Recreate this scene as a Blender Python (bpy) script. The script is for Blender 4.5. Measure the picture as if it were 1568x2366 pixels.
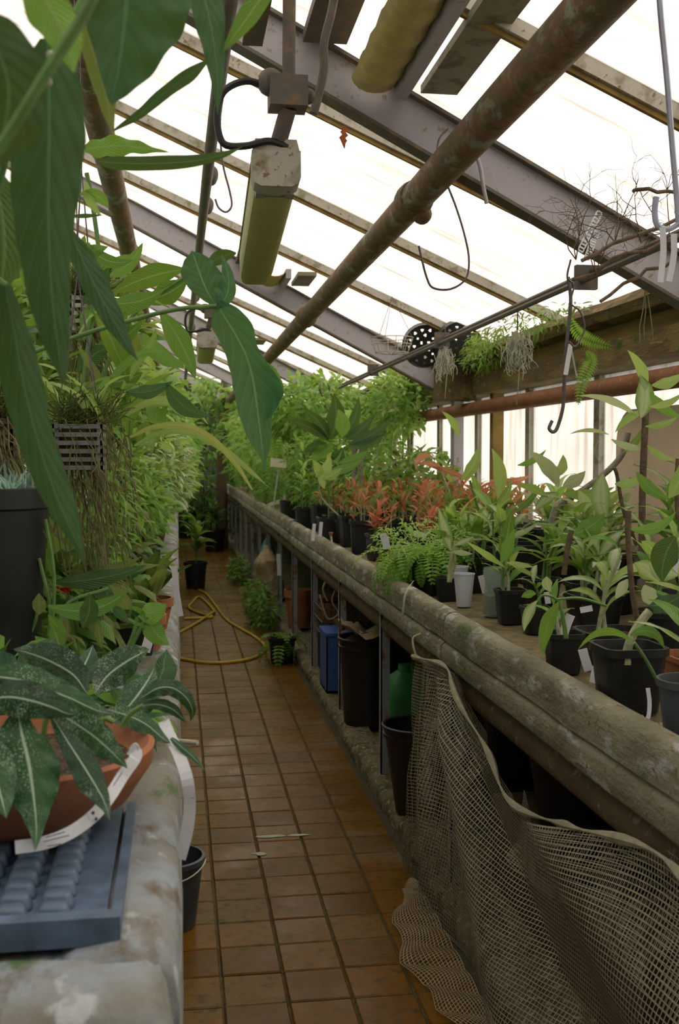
import bpy, math, random
from mathutils import Vector, Matrix, noise
S = bpy.context.scene
for o in list(bpy.data.objects): bpy.data.objects.remove(o)
COL = S.collection
random.seed(7)
PI = math.pi
# ------------------------------------------------------------------ camera, world, sun, exposure
F = 2500.0
EYE = Vector((0, 0, 1.5))
YAW = math.atan(374 * math.cos(.0523) / F); PIT = math.atan(131 / F)
FW = Vector((math.sin(YAW)*math.cos(PIT), math.cos(YAW)*math.cos(PIT), -math.sin(PIT)))
RT = Vector((math.cos(YAW), -math.sin(YAW), 0)); UP = RT.cross(FW)
cd = bpy.data.cameras.new('camera'); cam = bpy.data.objects.new('camera', cd); COL.objects.link(cam)
cam.matrix_world = Matrix(((RT.x, UP.x, -FW.x, EYE.x), (RT.y, UP.y, -FW.y, EYE.y), (RT.z, UP.z, -FW.z, EYE.z), (0, 0, 0, 1)))
cd.sensor_fit = 'HORIZONTAL'; cd.sensor_width = 24; cd.lens = F / 1568 * 24; cd.clip_start = .05
cd.dof.use_dof = True; cd.dof.focus_distance = 3.0; cd.dof.aperture_fstop = 8.0
S.camera = cam
S.view_settings.view_transform = 'Standard'; S.view_settings.look = 'None'
S.view_settings.gamma = 1; S.view_settings.use_curve_mapping = False
S.view_settings.exposure = -1.58
w = bpy.data.worlds.new('world'); S.world = w; w.use_nodes = True
bg = w.node_tree.nodes['Background']; bg.inputs[0].default_value = (.97, .985, .97, 1); bg.inputs[1].default_value = 3.1
sd = bpy.data.lights.new('sun', 'SUN'); sd.energy = 19; sd.color = (1, .94, .82); sd.angle = .25
sun = bpy.data.objects.new('sun', sd); COL.objects.link(sun)
sun.rotation_euler = Vector((-.75, -.35, -1.0)).to_track_quat('-Z', 'Y').to_euler()

def W(x, y, Y):
    d = FW + RT*((x-784)/F) + UP*((1183-y)/F)
    return EYE + d*(Y/d.y)
def onz(x, y, z):
    d = FW + RT*((x-784)/F) + UP*((1183-y)/F)
    return EYE + d*((z-1.5)/d.z)
def onx(x, y, X):
    d = FW + RT*((x-784)/F) + UP*((1183-y)/F)
    return EYE + d*(X/d.x)
# ------------------------------------------------------------------ materials
MATS = {}
def nn(nt, t, **k):
    n = nt.nodes.new(t)
    for a, b in k.items(): setattr(n, a, b)
    return n
def mk(name):
    m = bpy.data.materials.new(name); m.use_nodes = True; MATS[name] = m
    nt = m.node_tree; p = nt.nodes['Principled BSDF']
    return m, nt, p
def ramp(nt, fac, stops):
    r = nn(nt, 'ShaderNodeValToRGB'); e = r.color_ramp.elements
    while len(e) < len(stops): e.new(.5)
    for i, (p, c) in enumerate(stops):
        e[i].position = p; e[i].color = tuple(c) + (1,) if len(c) == 3 else c
    nt.links.new(fac, r.inputs[0]); return r.outputs[0]
def noise_n(nt, scale, detail=5, coord='Object', stretch=None, rough=.6):
    tc = nn(nt, 'ShaderNodeTexCoord') if coord != 'World' else nn(nt, 'ShaderNodeNewGeometry')
    out = tc.outputs[coord] if coord != 'World' else tc.outputs['Position']
    mp = nn(nt, 'ShaderNodeMapping'); nt.links.new(out, mp.inputs[0])
    if stretch: mp.inputs['Scale'].default_value = stretch
    n = nn(nt, 'ShaderNodeTexNoise'); n.inputs['Scale'].default_value = scale; n.inputs['Detail'].default_value = detail
    n.inputs['Roughness'].default_value = rough
    nt.links.new(mp.outputs[0], n.inputs['Vector']); return n.outputs[0]
def mixc(nt, fac, a, b, mode='MIX'):
    m = nn(nt, 'ShaderNodeMix', data_type='RGBA', blend_type=mode)
    for v, i in ((fac, 0), (a, 6), (b, 7)):
        if isinstance(v, (int, float)): m.inputs[i].default_value = v
        elif isinstance(v, tuple): m.inputs[i].default_value = v + (1,)
        else: nt.links.new(v, m.inputs[i])
    return m.outputs[2]
def math_n(nt, op, a, b=0.0, c=None):
    m = nn(nt, 'ShaderNodeMath', operation=op)
    for i, v in enumerate((a, b, c)):
        if v is None: continue
        if isinstance(v, (int, float)): m.inputs[i].default_value = v
        else: nt.links.new(v, m.inputs[i])
    return m.outputs[0]
def bump(nt, p, h, strength=.4, dist=.01):
    b = nn(nt, 'ShaderNodeBump'); b.inputs['Strength'].default_value = strength; b.inputs['Distance'].default_value = dist
    nt.links.new(h, b.inputs['Height']); nt.links.new(b.outputs[0], p.inputs['Normal'])
def plain(name, c, rough=.6, var=.25, scale=30, metal=0, coord='Object', b=.2):
    m, nt, p = mk(name)
    n = noise_n(nt, scale, 5, coord)
    d = tuple(x*(1-var) for x in c); l = tuple(min(1, x*(1+var)) for x in c)
    nt.links.new(ramp(nt, n, [(.3, d), (.7, l)]), p.inputs['Base Color'])
    p.inputs['Roughness'].default_value = rough; p.inputs['Metallic'].default_value = metal
    if b: bump(nt, p, n, b, .004)
    return m
def layered(name, layers, rough=.8, bs=.5, bd=.01, coord='World', metal=0):
    """layers: first colour, then (scale, lo, hi, colour, stretch)"""
    m, nt, p = mk(name)
    c = layers[0]; hs = None
    for (sc, lo, hi, colr, st) in layers[1:]:
        n = noise_n(nt, sc, 7, coord, st)
        f = ramp(nt, n, [(lo, (0, 0, 0)), (hi, (1, 1, 1))])
        c = mixc(nt, f, c, colr)
        hs = n if hs is None else math_n(nt, 'ADD', hs, n)
    nt.links.new(c, p.inputs['Base Color']); p.inputs['Roughness'].default_value = rough
    p.inputs['Metallic'].default_value = metal
    bump(nt, p, hs, bs, bd)
    return m
def leafmat(name, c1, c2, vein, trans=.35, rough=.4, spots=None, nv=14, veinw=.05, side=.35, edge=None, bs=.22):
    m, nt, p = mk(name)
    uv = nn(nt, 'ShaderNodeUVMap'); sp = nn(nt, 'ShaderNodeSeparateXYZ'); nt.links.new(uv.outputs[0], sp.inputs[0])
    oi = nn(nt, 'ShaderNodeObjectInfo')
    n = noise_n(nt, 9, 3)
    f = math_n(nt, 'ADD', math_n(nt, 'MULTIPLY', oi.outputs['Random'], .7), math_n(nt, 'MULTIPLY', n, .5))
    base = ramp(nt, f, [(.15, c1), (.9, c2)])
    au = math_n(nt, 'ABSOLUTE', math_n(nt, 'SUBTRACT', sp.outputs[0], .5))
    if spots:
        colr, scale, thr = spots
        vo = nn(nt, 'ShaderNodeTexVoronoi'); vo.inputs['Scale'].default_value = scale
        mp = nn(nt, 'ShaderNodeMapping'); mp.inputs['Scale'].default_value = (1, 2.5, 1); nt.links.new(uv.outputs[0], mp.inputs[0]); nt.links.new(mp.outputs[0], vo.inputs[0])
        n2 = noise_n(nt, 14, 4)
        v = math_n(nt, 'SUBTRACT', math_n(nt, 'MULTIPLY', n2, 1.1), vo.outputs['Distance'])
        base = mixc(nt, ramp(nt, v, [(thr+.03, (0, 0, 0)), (thr+.09, (1, 1, 1))]), base, colr)
    if edge:
        base = mixc(nt, ramp(nt, math_n(nt, 'SUBTRACT', au, math_n(nt, 'MULTIPLY', n, .25)), [(.02, (1, 1, 1)), (.3, (0, 0, 0))]), base, edge)
    ph = math_n(nt, 'MULTIPLY', math_n(nt, 'SUBTRACT', sp.outputs[1], math_n(nt, 'MULTIPLY', au, .5)), float(nv*6.283))
    s = math_n(nt, 'SINE', ph)
    sv = ramp(nt, s, [(.8, (0, 0, 0)), (1, (1, 1, 1))])
    base = mixc(nt, math_n(nt, 'MULTIPLY', sv, side), base, vein)
    mid = ramp(nt, au, [(veinw*.4, (1, 1, 1)), (veinw, (0, 0, 0))])
    base = mixc(nt, mid, base, vein)
    nt.links.new(base, p.inputs['Base Color']); p.inputs['Roughness'].default_value = rough; p.inputs['Specular IOR Level'].default_value = .32
    bump(nt, p, math_n(nt, 'ADD', s, math_n(nt, 'MULTIPLY', mid, -2)), bs, .003)
    tr = nn(nt, 'ShaderNodeBsdfTranslucent'); nt.links.new(mixc(nt, .5, base, (.45, .6, .08), 'MIX') if 'red' not in name else base, tr.inputs[0])
    ms = nn(nt, 'ShaderNodeMixShader'); ms.inputs[0].default_value = trans
    nt.links.new(p.outputs[0], ms.inputs[1]); nt.links.new(tr.outputs[0], ms.inputs[2])
    nt.links.new(ms.outputs[0], nt.nodes['Material Output'].inputs[0])
    return m
leafmat('leaf_anthurium', (.012, .065, .03), (.028, .12, .045), (.07, .2, .10), .18, .42, nv=9, side=.2, veinw=.03, bs=.1)
leafmat('leaf_arrow', (.04, .15, .07), (.06, .22, .10), (.20, .40, .22), .25, .38, nv=8, side=.22, veinw=.03, bs=.12)
leafmat('leaf_dark', (.010, .055, .018), (.03, .12, .03), (.08, .2, .07), .3, .35)
leafmat('leaf_green', (.055, .20, .025), (.19, .42, .06), (.25, .42, .15), .42, .4)
leafmat('leaf_light', (.24, .44, .07), (.52, .70, .22), (.5, .65, .35), .5, .45)
leafmat('leaf_olive', (.10, .15, .03), (.22, .27, .08), (.3, .33, .15), .4, .5)
leafmat('leaf_red', (.42, .10, .04), (.75, .28, .14), (.8, .4, .25), .42, .45)
leafmat('leaf_pink', (.6, .16, .10), (.8, .3, .22), (.85, .45, .35), .35, .45)
leafmat('leaf_variegated', (.12, .32, .06), (.26, .46, .14), (.5, .6, .38), .45, .4, edge=(.62, .7, .46))
leafmat('leaf_spotted', (.006, .04, .018), (.018, .095, .03), (.42, .56, .42), .10, .36, spots=((.42, .56, .44), 26, .30), nv=9, side=.05, veinw=.035, bs=.08)
leafmat('leaf_pale', (.45, .56, .28), (.66, .74, .48), (.7, .78, .55), .5, .5, spots=((.2, .35, .1), 12, .42))
leafmat('leaf_yellow', (.28, .40, .06), (.45, .52, .12), (.6, .6, .3), .4, .5)
leafmat('leaf_fern', (.13, .36, .04), (.34, .60, .11), (.3, .5, .15), .45, .5)
plain('stem_green', (.12, .25, .06), .5); plain('stem_pale', (.38, .42, .25), .6, .35, 60); plain('stem_brown', (.13, .09, .055), .85, .5, 60)
plain('stem_grey', (.28, .27, .22), .8, .4, 60)
layered('soil', [(.05, .035, .02), (60, .45, .6, (.12, .08, .045), None), (150, .6, .65, (.3, .27, .2), None)], .95, .8, .01)
plain('black_plastic', (.012, .014, .015), .42, .4, 8); plain('grey_plastic', (.06, .075, .09), .45, .3, 10)
plain('blue_plastic', (.05, .14, .42), .5, .3, 8); plain('green_plastic', (.04, .25, .07), .5, .3, 8); plain('teal_plastic', (.10, .30, .36), .5)

plain('vent_plastic', (.5, .42, .14), .5, .15)
plain('tray_plastic', (.09, .14, .22), .42, .35, 25)
layered('terracotta', [(.36, .135, .06), (14, .5, .75, (.46, .23, .14), None), (30, .62, .7, (.3, .2, .13), None)], .75, .2, .004, 'Object')
layered('concrete_left', [(.20, .195, .165), (5, .45, .62, (.27, .32, .37), (1, 1, 1)), (14, .53, .66, (.13, .10, .07), (1, .5, 1)), (7, .60, .68, (.07, .13, .05), (1.5, .7, 1)), (20, .58, .66, (.42, .46, .48), (1, .6, 1)), (4, .6, .7, (.10, .12, .05), (1.5, .6, 1))], .85, .5, .012)
layered('concrete_rim', [(.25, .24, .16), (7, .42, .62, (.14, .135, .08), (1, .35, 1)), (14, .56, .63, (.38, .40, .38), (1, .5, 1.5)), (50, .62, .66, (.20, .10, .05), None), (6, .62, .7, (.09, .13, .04), (1, .5, 1)), (35, .62, .68, (.16, .08, .04), (1, .5, 2))], .8, .7, .012)
layered('bench_silt', [(.16, .125, .055), (25, .45, .65, (.24, .20, .10), None), (8, .55, .7, (.08, .07, .03), None), (120, .66, .7, (.5, .45, .35), None)], .8, .7, .008)
layered('curb_stone', [(.22, .19, .11), (12, .45, .6, (.11, .11, .04), None), (40, .55, .62, (.42, .38, .26), None), (7, .6, .68, (.05, .09, .02), None)], .9, .9, .02)
layered('rust_pipe', [(.19, .095, .04), (7, .42, .62, (.105, .085, .035), (1, .5, 1)), (15, .54, .62, (.25, .26, .19), (1, .4, 1)), (60, .56, .64, (.27, .13, .05), None), (28, .56, .6, (.10, .08, .03), None)], .7, .5, .006)
layered('rust_orange', [(.25, .10, .035), (12, .45, .62, (.17, .065, .02), (1, .4, 1)), (40, .6, .68, (.42, .2, .08), None)], .75, .4, .005)
layered('pipe_under', [(.13, .095, .05), (9, .45, .6, (.09, .06, .03), (1, .3, 1)), (25, .6, .66, (.27, .22, .16), None)], .7, .4, .006)
layered('rafter_paint', [(.40, .385, .42), (30, .60, .68, (.28, .22, .13), None), (4, .55, .75, (.30, .29, .30), None)], .6, .3, .004)
layered('steel_dark', [(.11, .10, .085), (20, .5, .65, (.2, .13, .07), None)], .6, .3, .004)
layered('bar_paint', [(.42, .40, .34), (14, .5, .65, (.22, .2, .12), (1, 1, 1)), (50, .6, .66, (.2, .13, .06), None)], .7, .3, .004)
layered('post_paint', [(.30, .34, .38), (22, .55, .63, (.25, .12, .05), (1, 1, .5)), (5, .6, .7, (.18, .2, .2), None)], .65, .4, .004)
layered('wood_mossy', [(.13, .085, .035), (8, .45, .62, (.20, .15, .04), (1, .3, 1)), (11, .54, .64, (.05, .075, .015), (1, .5, 1)), (50, .6, .66, (.28, .22, .1), (1, .2, 1))], .9, .8, .015)
layered('wood_yellow', [(.30, .2, .05), (10, .45, .65, (.17, .11, .03), (1, .3, 1))], .85, .4, .01)
layered('vent_wood', [(.22, .21, .14), (14, .5, .62, (.13, .10, .05), None)], .8, .4, .008)
layered('wall_paint', [(.42, .38, .30), (6, .5, .65, (.25, .22, .12), None), (20, .6, .66, (.1, .12, .05), None)], .9, .4, .01)
plain('white_tag', (.72, .76, .82), .45, .05); plain('tag_ink', (.05, .05, .07), .5); plain('cream', (.72, .56, .42), .6, .08, 4, b=.05)
plain('hose', (.50, .36, .03), .45, .2); plain('thread', (.36, .34, .24), .7, .25, 20); plain('wire', (.13, .11, .12), .45, .3, 40, .4)
plain('white_rod', (.36, .40, .52), .5, .15); plain('paper', (.48, .38, .24), .85, .2, 10); plain('berry', (.7, .03, .01), .2, .1)
plain('lichen', (.50, .52, .42), .9, .25); plain('root', (.20, .19, .09), .9, .4); plain('moss', (.10, .14, .03), .95, .5, 40); plain('succulent', (.30, .48, .38), .7, .3)
plain('chrome', (.5, .53, .56), .3, .1, metal=.7); plain('dry_leaf', (.45, .12, .03), .7); plain('label_beige', (.85, .80, .62), .6, .1); plain('rope', (.5, .48, .38), .8)
plain('wicker', (.25, .24, .27), .6, .3); plain('hessian', (.42, .33, .2), .9, .3, 20)
# tiles: object random tint, water stains, damp gloss
m, nt, p = mk('tile'); oi = nn(nt, 'ShaderNodeObjectInfo')
base = ramp(nt, oi.outputs['Random'], [(0, (.13, .062, .006)), (.5, (.185, .085, .007)), (1, (.165, .09, .010))])
n1 = noise_n(nt, 2.2, 6, 'World'); n2 = noise_n(nt, 26, 6, 'World')
base = mixc(nt, ramp(nt, n1, [(.52, (0, 0, 0)), (.60, (.55, .55, .55))]), base, (.165, .14, .08))
base = mixc(nt, ramp(nt, n2, [(.5, (0, 0, 0)), (.68, (.8, .8, .8))]), base, (.06, .05, .015))
nt.links.new(base, p.inputs['Base Color']); nt.links.new(ramp(nt, n1, [(.42, (.26, .26, .26)), (.62, (.55, .55, .55))]), p.inputs['Roughness']); p.inputs['Specular IOR Level'].default_value = .17; bump(nt, p, n2, .25, .004)
layered('grout', [(.05, .042, .015), (30, .5, .65, (.09, .075, .04), None)], .8, .5, .005)
# whitewashed glass: part clear transmission, part translucent
def glassmat(name, tcol, fac, streak):
    m, nt, p = mk(name)
    n = noise_n(nt, 3, 6, 'World', streak); n3 = noise_n(nt, 1.1, 3, 'World')
    c = mixc(nt, ramp(nt, n, [(.5, (0, 0, 0)), (.85, (1, 1, 1))]), tcol, tuple(x*y for x, y in zip(tcol, (.58, .50, .46))))
    c = mixc(nt, ramp(nt, n3, [(.55, (0, 0, 0)), (.75, (.6, .6, .6))]), c, tuple(x*y for x, y in zip(tcol, (.8, .78, .8))))
    t = nn(nt, 'ShaderNodeBsdfTranslucent'); tp = nn(nt, 'ShaderNodeBsdfTransparent')
    nt.links.new(c, t.inputs[0]); nt.links.new(c, tp.inputs[0])
    ms = nn(nt, 'ShaderNodeMixShader'); ms.inputs[0].default_value = fac
    nt.links.new(t.outputs[0], ms.inputs[1]); nt.links.new(tp.outputs[0], ms.inputs[2])
    nt.links.new(ms.outputs[0], nt.nodes['Material Output'].inputs[0])
glassmat('roof_glass', (.80, .765, .74), .46, (.6, 8, .6))
glassmat('side_glass', (.80, .78, .74), .4, (5, 5, .5))
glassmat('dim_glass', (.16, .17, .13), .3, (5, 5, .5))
def clearmat(name, c, fac, rough=.15):
    m, nt, p = mk(name); p.inputs['Base Color'].default_value = c + (1,); p.inputs['Roughness'].default_value = rough
    tp = nn(nt, 'ShaderNodeBsdfTransparent'); tp.inputs[0].default_value = (.9, .95, .93, 1)
    ms = nn(nt, 'ShaderNodeMixShader'); ms.inputs[0].default_value = fac
    nt.links.new(p.outputs[0], ms.inputs[1]); nt.links.new(tp.outputs[0], ms.inputs[2])
    nt.links.new(ms.outputs[0], nt.nodes['Material Output'].inputs[0])
clearmat('clear_plastic', (.5, .6, .55), .7); clearmat('cloudy_cup', (.75, .8, .9), .25, .35)
m = plain('lamp_diffuser', (.46, .44, .16), .4, .12, 12); m.node_tree.nodes['Principled BSDF'].inputs['Subsurface Weight'].default_value = .0
m = plain('water_green', (.10, .13, .04), .15, .3)
# ------------------------------------------------------------------ mesh helpers
class MB:
    def __init__(s): s.v = []; s.f = []; s.uv = []; s.mi = []
    def add(s, vs, fs, uvs=None, mi=0):
        b = len(s.v); s.v += [tuple(v) for v in vs]
        s.uv += uvs if uvs else [(0, 0)]*len(vs)
        for f in fs: s.f.append(tuple(i+b for i in f)); s.mi.append(mi)
        return s
    def box(s, a, b, mi=0, M=None):
        x0, y0, z0 = a; x1, y1, z1 = b
        vs = [Vector(t) for t in ((x0,y0,z0),(x1,y0,z0),(x1,y1,z0),(x0,y1,z0),(x0,y0,z1),(x1,y0,z1),(x1,y1,z1),(x0,y1,z1))]
        if M: vs = [M @ v for v in vs]
        return s.add(vs, [(0,3,2,1),(4,5,6,7),(0,1,5,4),(1,2,6,5),(2,3,7,6),(3,0,4,7)], mi=mi)
    def tube(s, pts, r, n=8, cap=True, mi=0):
        pts = [Vector(p) for p in pts]; k = len(pts)
        rs = r if isinstance(r, (list, tuple)) else [r]*k
        t0 = (pts[1]-pts[0]).normalized(); a = t0.orthogonal().normalized(); vs = []
        for i in range(k):
            t = (pts[min(i+1, k-1)]-pts[max(i-1, 0)])
            if t.length < 1e-9: t = t0
            t.normalize(); a = (a-t*a.dot(t)).normalized(); b = t.cross(a)
            for j in range(n):
                an = 2*PI*j/n; vs.append(pts[i]+(a*math.cos(an)+b*math.sin(an))*rs[i])
        fs = [(i*n+j, i*n+(j+1) % n, (i+1)*n+(j+1) % n, (i+1)*n+j) for i in range(k-1) for j in range(n)]
        if cap: fs += [tuple(range(n-1, -1, -1)), tuple((k-1)*n+j for j in range(n))]
        return s.add(vs, fs, mi=mi)
    def lathe(s, prof, n=20, c=(0, 0, 0), sq=0, mi=0, cap=True, M=None):
        vs = []; k = len(prof)
        for (r, z) in prof:
            for j in range(n):
                a = 2*PI*(j+.5)/n; rr = r
                if sq:
                    q = (abs(math.cos(a))**sq+abs(math.sin(a))**sq)**(-1/sq); rr = r*q
                v = Vector((rr*math.cos(a), rr*math.sin(a), z))
                if M: v = M @ v
                vs.append(v+Vector(c))
        fs = [(i*n+j, i*n+(j+1) % n, (i+1)*n+(j+1) % n, (i+1)*n+j) for i in range(k-1) for j in range(n)]
        if cap: fs += [tuple(range(n-1, -1, -1)), tuple((k-1)*n+j for j in range(n))]
        return s.add(vs, fs, mi=mi)
    def sphere(s, c, r, n=8, mi=0, sc=(1, 1, 1)):
        prof = [(r*math.sin(PI*i/n), -r*math.cos(PI*i/n)) for i in range(1, n)]
        M = Matrix.Diagonal(sc)
        return s.lathe(prof, n, c, mi=mi, M=M)
    def extr(s, prof, y0, y1, ny=1, jit=0, mi=0, cap=True):
        """profile in XZ, run along Y, optional wobble"""
        k = len(prof); vs = []
        for i in range(ny+1):
            y = y0+(y1-y0)*i/ny
            for (x, z) in prof:
                d = noise.noise(Vector((x*9, y*5, z*9)))*jit if jit else 0
                e = noise.noise(Vector((x*9+50, y*5, z*9)))*jit if jit else 0
                vs.append((x+d, y, z+e))
        fs = [(i*k+j, (i+1)*k+j, (i+1)*k+(j+1) % k, i*k+(j+1) % k) for i in range(ny) for j in range(k)]
        if cap: fs += [tuple(range(k)), tuple(ny*k+j for j in range(k-1, -1, -1))]
        return s.add(vs, fs, mi=mi)
    def mesh(s, name, mats, smooth=True):
        me = bpy.data.meshes.new(name); me.from_pydata(s.v, [], s.f)
        l = me.uv_layers.new(name='UVMap'); li = [0]*len(me.loops); me.loops.foreach_get('vertex_index', li)
        l.data.foreach_set('uv', [c for i in li for c in s.uv[i]])
        for x in (mats if isinstance(mats, (list, tuple)) else [mats]): me.materials.append(MATS[x])
        me.polygons.foreach_set('material_index', s.mi); me.polygons.foreach_set('use_smooth', [bool(smooth)]*len(me.polygons))
        me.update(); return me
    def build(s, name, mats, parent=None, smooth=True, sharp=True, **props):
        me = s.mesh(name, mats, smooth)
        if smooth and sharp:
            try: me.set_sharp_from_angle(angle=.7)
            except Exception: pass
        return link(name, me, parent, **props)
def link(name, me, parent=None, **props):
    o = bpy.data.objects.new(name, me); COL.objects.link(o)
    if parent is not None:
        o.parent = parent
        if me is not None and 'loc' not in props: o.matrix_parent_inverse = WM[parent.name].inverted()
    for k, v in props.items():
        if k == 'loc': o.location = v
        else: o[k] = v
    if me is None or parent is None: WM[o.name] = Matrix.Translation(o.location)
    else: WM[o.name] = WM[parent.name].copy() if 'loc' in props else Matrix.Identity(4)
    return o
WM = {}
def thing(name, label, cat, loc=(0, 0, 0), group=None):
    o = bpy.data.objects.new(name, None); COL.objects.link(o); o.location = loc; o.empty_display_size = .05
    o['label'] = label; o['category'] = cat
    if group: o['group'] = group
    WM[o.name] = Matrix.Translation(Vector(loc)); return o
def tag(o, label, cat, group=None):
    o['label'] = label; o['category'] = cat
    if group: o['group'] = group
    return o
def struct(name, loc=(0, 0, 0)):
    o = bpy.data.objects.new(name, None); COL.objects.link(o); o.location = loc; o['kind'] = 'structure'; WM[o.name] = Matrix.Translation(Vector(loc)); return o
def spline(pts, n=6):
    P = [Vector(p) for p in pts]; P = [P[0]*2-P[1]] + P + [P[-1]*2-P[-2]]; out = []
    for i in range(1, len(P)-2):
        for k in range(n):
            t = k/n; a, b, c, d = P[i-1:i+3]
            out.append(.5*((2*b)+(c-a)*t+(2*a-5*b+4*c-d)*t*t+(3*b-a-3*c+d)*t**3))
    out.append(P[-2].copy()); return out
def spl1(v, n=6): return [max(0.0, p.x) for p in spline([Vector((x, 0, 0)) for x in v], n)]
# ---- leaves
def blade_leaf(mb, mids, wl, wr, view=None, turn=0, fold=.15, wave=0.0, cols=3, mi=0, thick=True):
    """leaf surface along a midrib; wl, wr half widths"""
    k = len(mids); vs = []; uvs = []; nc = 2*cols+1; ph = random.random()*6
    for i in range(k):
        t = (mids[min(i+1, k-1)]-mids[max(i-1, 0)]).normalized()
        vw = view if view is not None else (mids[i]-EYE).normalized()
        s = t.cross(vw); s = s.normalized() if s.length > 1e-6 else t.orthogonal()
        nrm = s.cross(t).normalized()
        s2 = s*math.cos(turn)+nrm*math.sin(turn); n2 = s2.cross(t).normalized()
        for j in range(-cols, cols+1):
            u = j/cols; wd = (wr[i] if j > 0 else wl[i])/math.cos(turn)*u
            off = abs(wd)*fold + wave*math.sin(ph+i*1.1+(0 if j > 0 else 2))*abs(u)**2*abs(wd)
            vs.append(mids[i]+s2*wd+n2*off); uvs.append((.5+u*.5, i/(k-1)))
    fs = [(i*nc+j, i*nc+j+1, (i+1)*nc+j+1, (i+1)*nc+j) for i in range(k-1) for j in range(nc-1)]
    mb.add(vs, fs, uvs, mi)
def pixleaf(parent, pts, Y, mat, turn=.25, fold=.12, wave=.12, n=5, **props):
    """pts: (x, y, half width left, half width right); Y: distance along the aisle, per point or one"""
    Ys = Y if isinstance(Y, (list, tuple)) else [Y]*len(pts)
    if len(Ys) == 2 and len(pts) != 2: Ys = [Ys[0]+(Ys[1]-Ys[0])*i/(len(pts)-1) for i in range(len(pts))]
    mids = spline([W(p[0], p[1], y) for p, y in zip(pts, Ys)], n)
    wl = spl1([p[2]*y/F for p, y in zip(pts, Ys)], n); wr = spl1([(p[3] if len(p) > 3 else p[2])*y/F for p, y in zip(pts, Ys)], n)
    mb = MB(); blade_leaf(mb, mids, wl, wr, None, turn, fold, wave)
    return mb.build('leaf', mat, parent, **props)
def simple(parent, x0, y0, x1, y1, hw, Y, mat, bow=0, turn=.3, Y2=None):
    """quick lanceolate leaf from base pixel to tip pixel"""
    dx, dy = x1-x0, y1-y0; Y2 = Y2 or Y
    prof = [0.12, .7, 1, .85, .5, 0]
    pts = []
    for i, q in enumerate(prof):
        t = i/5; b = bow*4*t*(1-t)
        pts.append((x0+dx*t-dy*b, y0+dy*t+dx*b, hw*q, hw*q))
    return pixleaf(parent, pts, [Y, Y2], mat, turn, n=3)
LM = {}
SHAPES = {'lance': (.122, [.10, .55, .95, 1, .85, .6, .32, .0]), 'oval': (.27, [.1, .65, .95, 1, .95, .78, .45, 0]), 'strap': (.045, [.7, .85, .95, 1, .95, .85, .55, 0]),
          'broad': (.22, [.15, .8, 1, .95, .82, .6, .3, 0]), 'spoon': (.13, [.25, .4, .6, .85, 1, .95, .65, 0]), 'needle': (.02, [1, 1, 1, 1, 1, .8, .5, 0])}
def leaf_mesh(shape, arch, mat):
    k = (shape, arch, mat)
    if k in LM: return LM[k]
    w, prof = SHAPES[shape]; mb = MB(); n = len(prof); pts = []; x = z = 0; L = 1/(n-1)
    for i in range(n):
        pts.append(Vector((x, 0, z))); a = arch*(-.35+1.5*(i/(n-1))); x += L*math.cos(a); z -= L*math.sin(a)
    wd = [w*p for p in prof]
    vs = []; uvs = []
    for i in range(n):
        for u in (-1, -.5, 0, .5, 1):
            vs.append(pts[i]+Vector((0, u*wd[i], abs(u)*wd[i]*.3+.012*math.sin(i*1.7+u*2)))); uvs.append((.5+u*.5, i/(n-1)))
    fs = [(i*5+j, (i+1)*5+j, (i+1)*5+j+1, i*5+j+1) for i in range(n-1) for j in range(4)]
    mb.add(vs, fs, uvs); LM[k] = mb.mesh('leaf', mat); return LM[k]
def frame(base, d, L, roll=0):
    d = d.normalized(); s = Vector((0, 0, 1)).cross(d)
    s = s.normalized() if s.length > .05 else Vector((1, 0, 0))
    u = d.cross(s)
    M = Matrix((d, s, u)).transposed().to_4x4() @ Matrix.Rotation(roll, 4, 'X')
    return Matrix.Translation(base) @ M @ Matrix.Scale(L, 4)
def put_leaf(parent, base, d, L, shape='lance', arch=.6, mat='leaf_green', roll=None, name='leaf'):
    o = bpy.data.objects.new(name, leaf_mesh(shape, arch, mat)); COL.objects.link(o); o.parent = parent
    o.matrix_basis = WM[parent.name].inverted() @ frame(Vector(base), Vector(d), L, random.uniform(-.5, .5) if roll is None else roll)
    return o
def pot(root, c, rt, rb, h, mat='black_plastic', sq=0, soil=.85, name='pot', lip=.06):
    x, y, z = c
    p = [(rb, 0), (rt*.97, h*(1-lip*2)), (rt*1.05, h*(1-lip*2)), (rt*1.05, h), (rt*.95, h), (rb+(rt-rb)*soil-.004, h*soil-.005)]
    o = MB().lathe(p, 24, (x, y, z+.001), sq).build(name, mat, root)
    rs = rb+(rt-rb)*soil-.003
    m = MB(); prof = [(rs, h*soil-.012), (rs*.98, h*soil), (rs*.5, h*soil+.004), (.002, h*soil+.006)]
    m.lathe(prof, 20, (x, y, z), sq).build('soil', 'soil', root)
    return Vector((x, y, z+h*soil))
def clump(root, base, n, L, shape, mat, arch=.7, spread=(.3, 1.2), jit=.02, mats=None):
    for i in range(n):
        az = i*2.4+random.uniform(-.4, .4); el = random.uniform(*spread)
        d = Vector((math.cos(az)*math.cos(el), math.sin(az)*math.cos(el), math.sin(el)))
        put_leaf(root, base+Vector((random.uniform(-jit, jit), random.uniform(-jit, jit), 0)), d, L*random.uniform(.7, 1.15), shape, arch*random.choice((.7, 1, 1.3)) if False else arch, random.choice(mats) if mats else mat)
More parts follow.
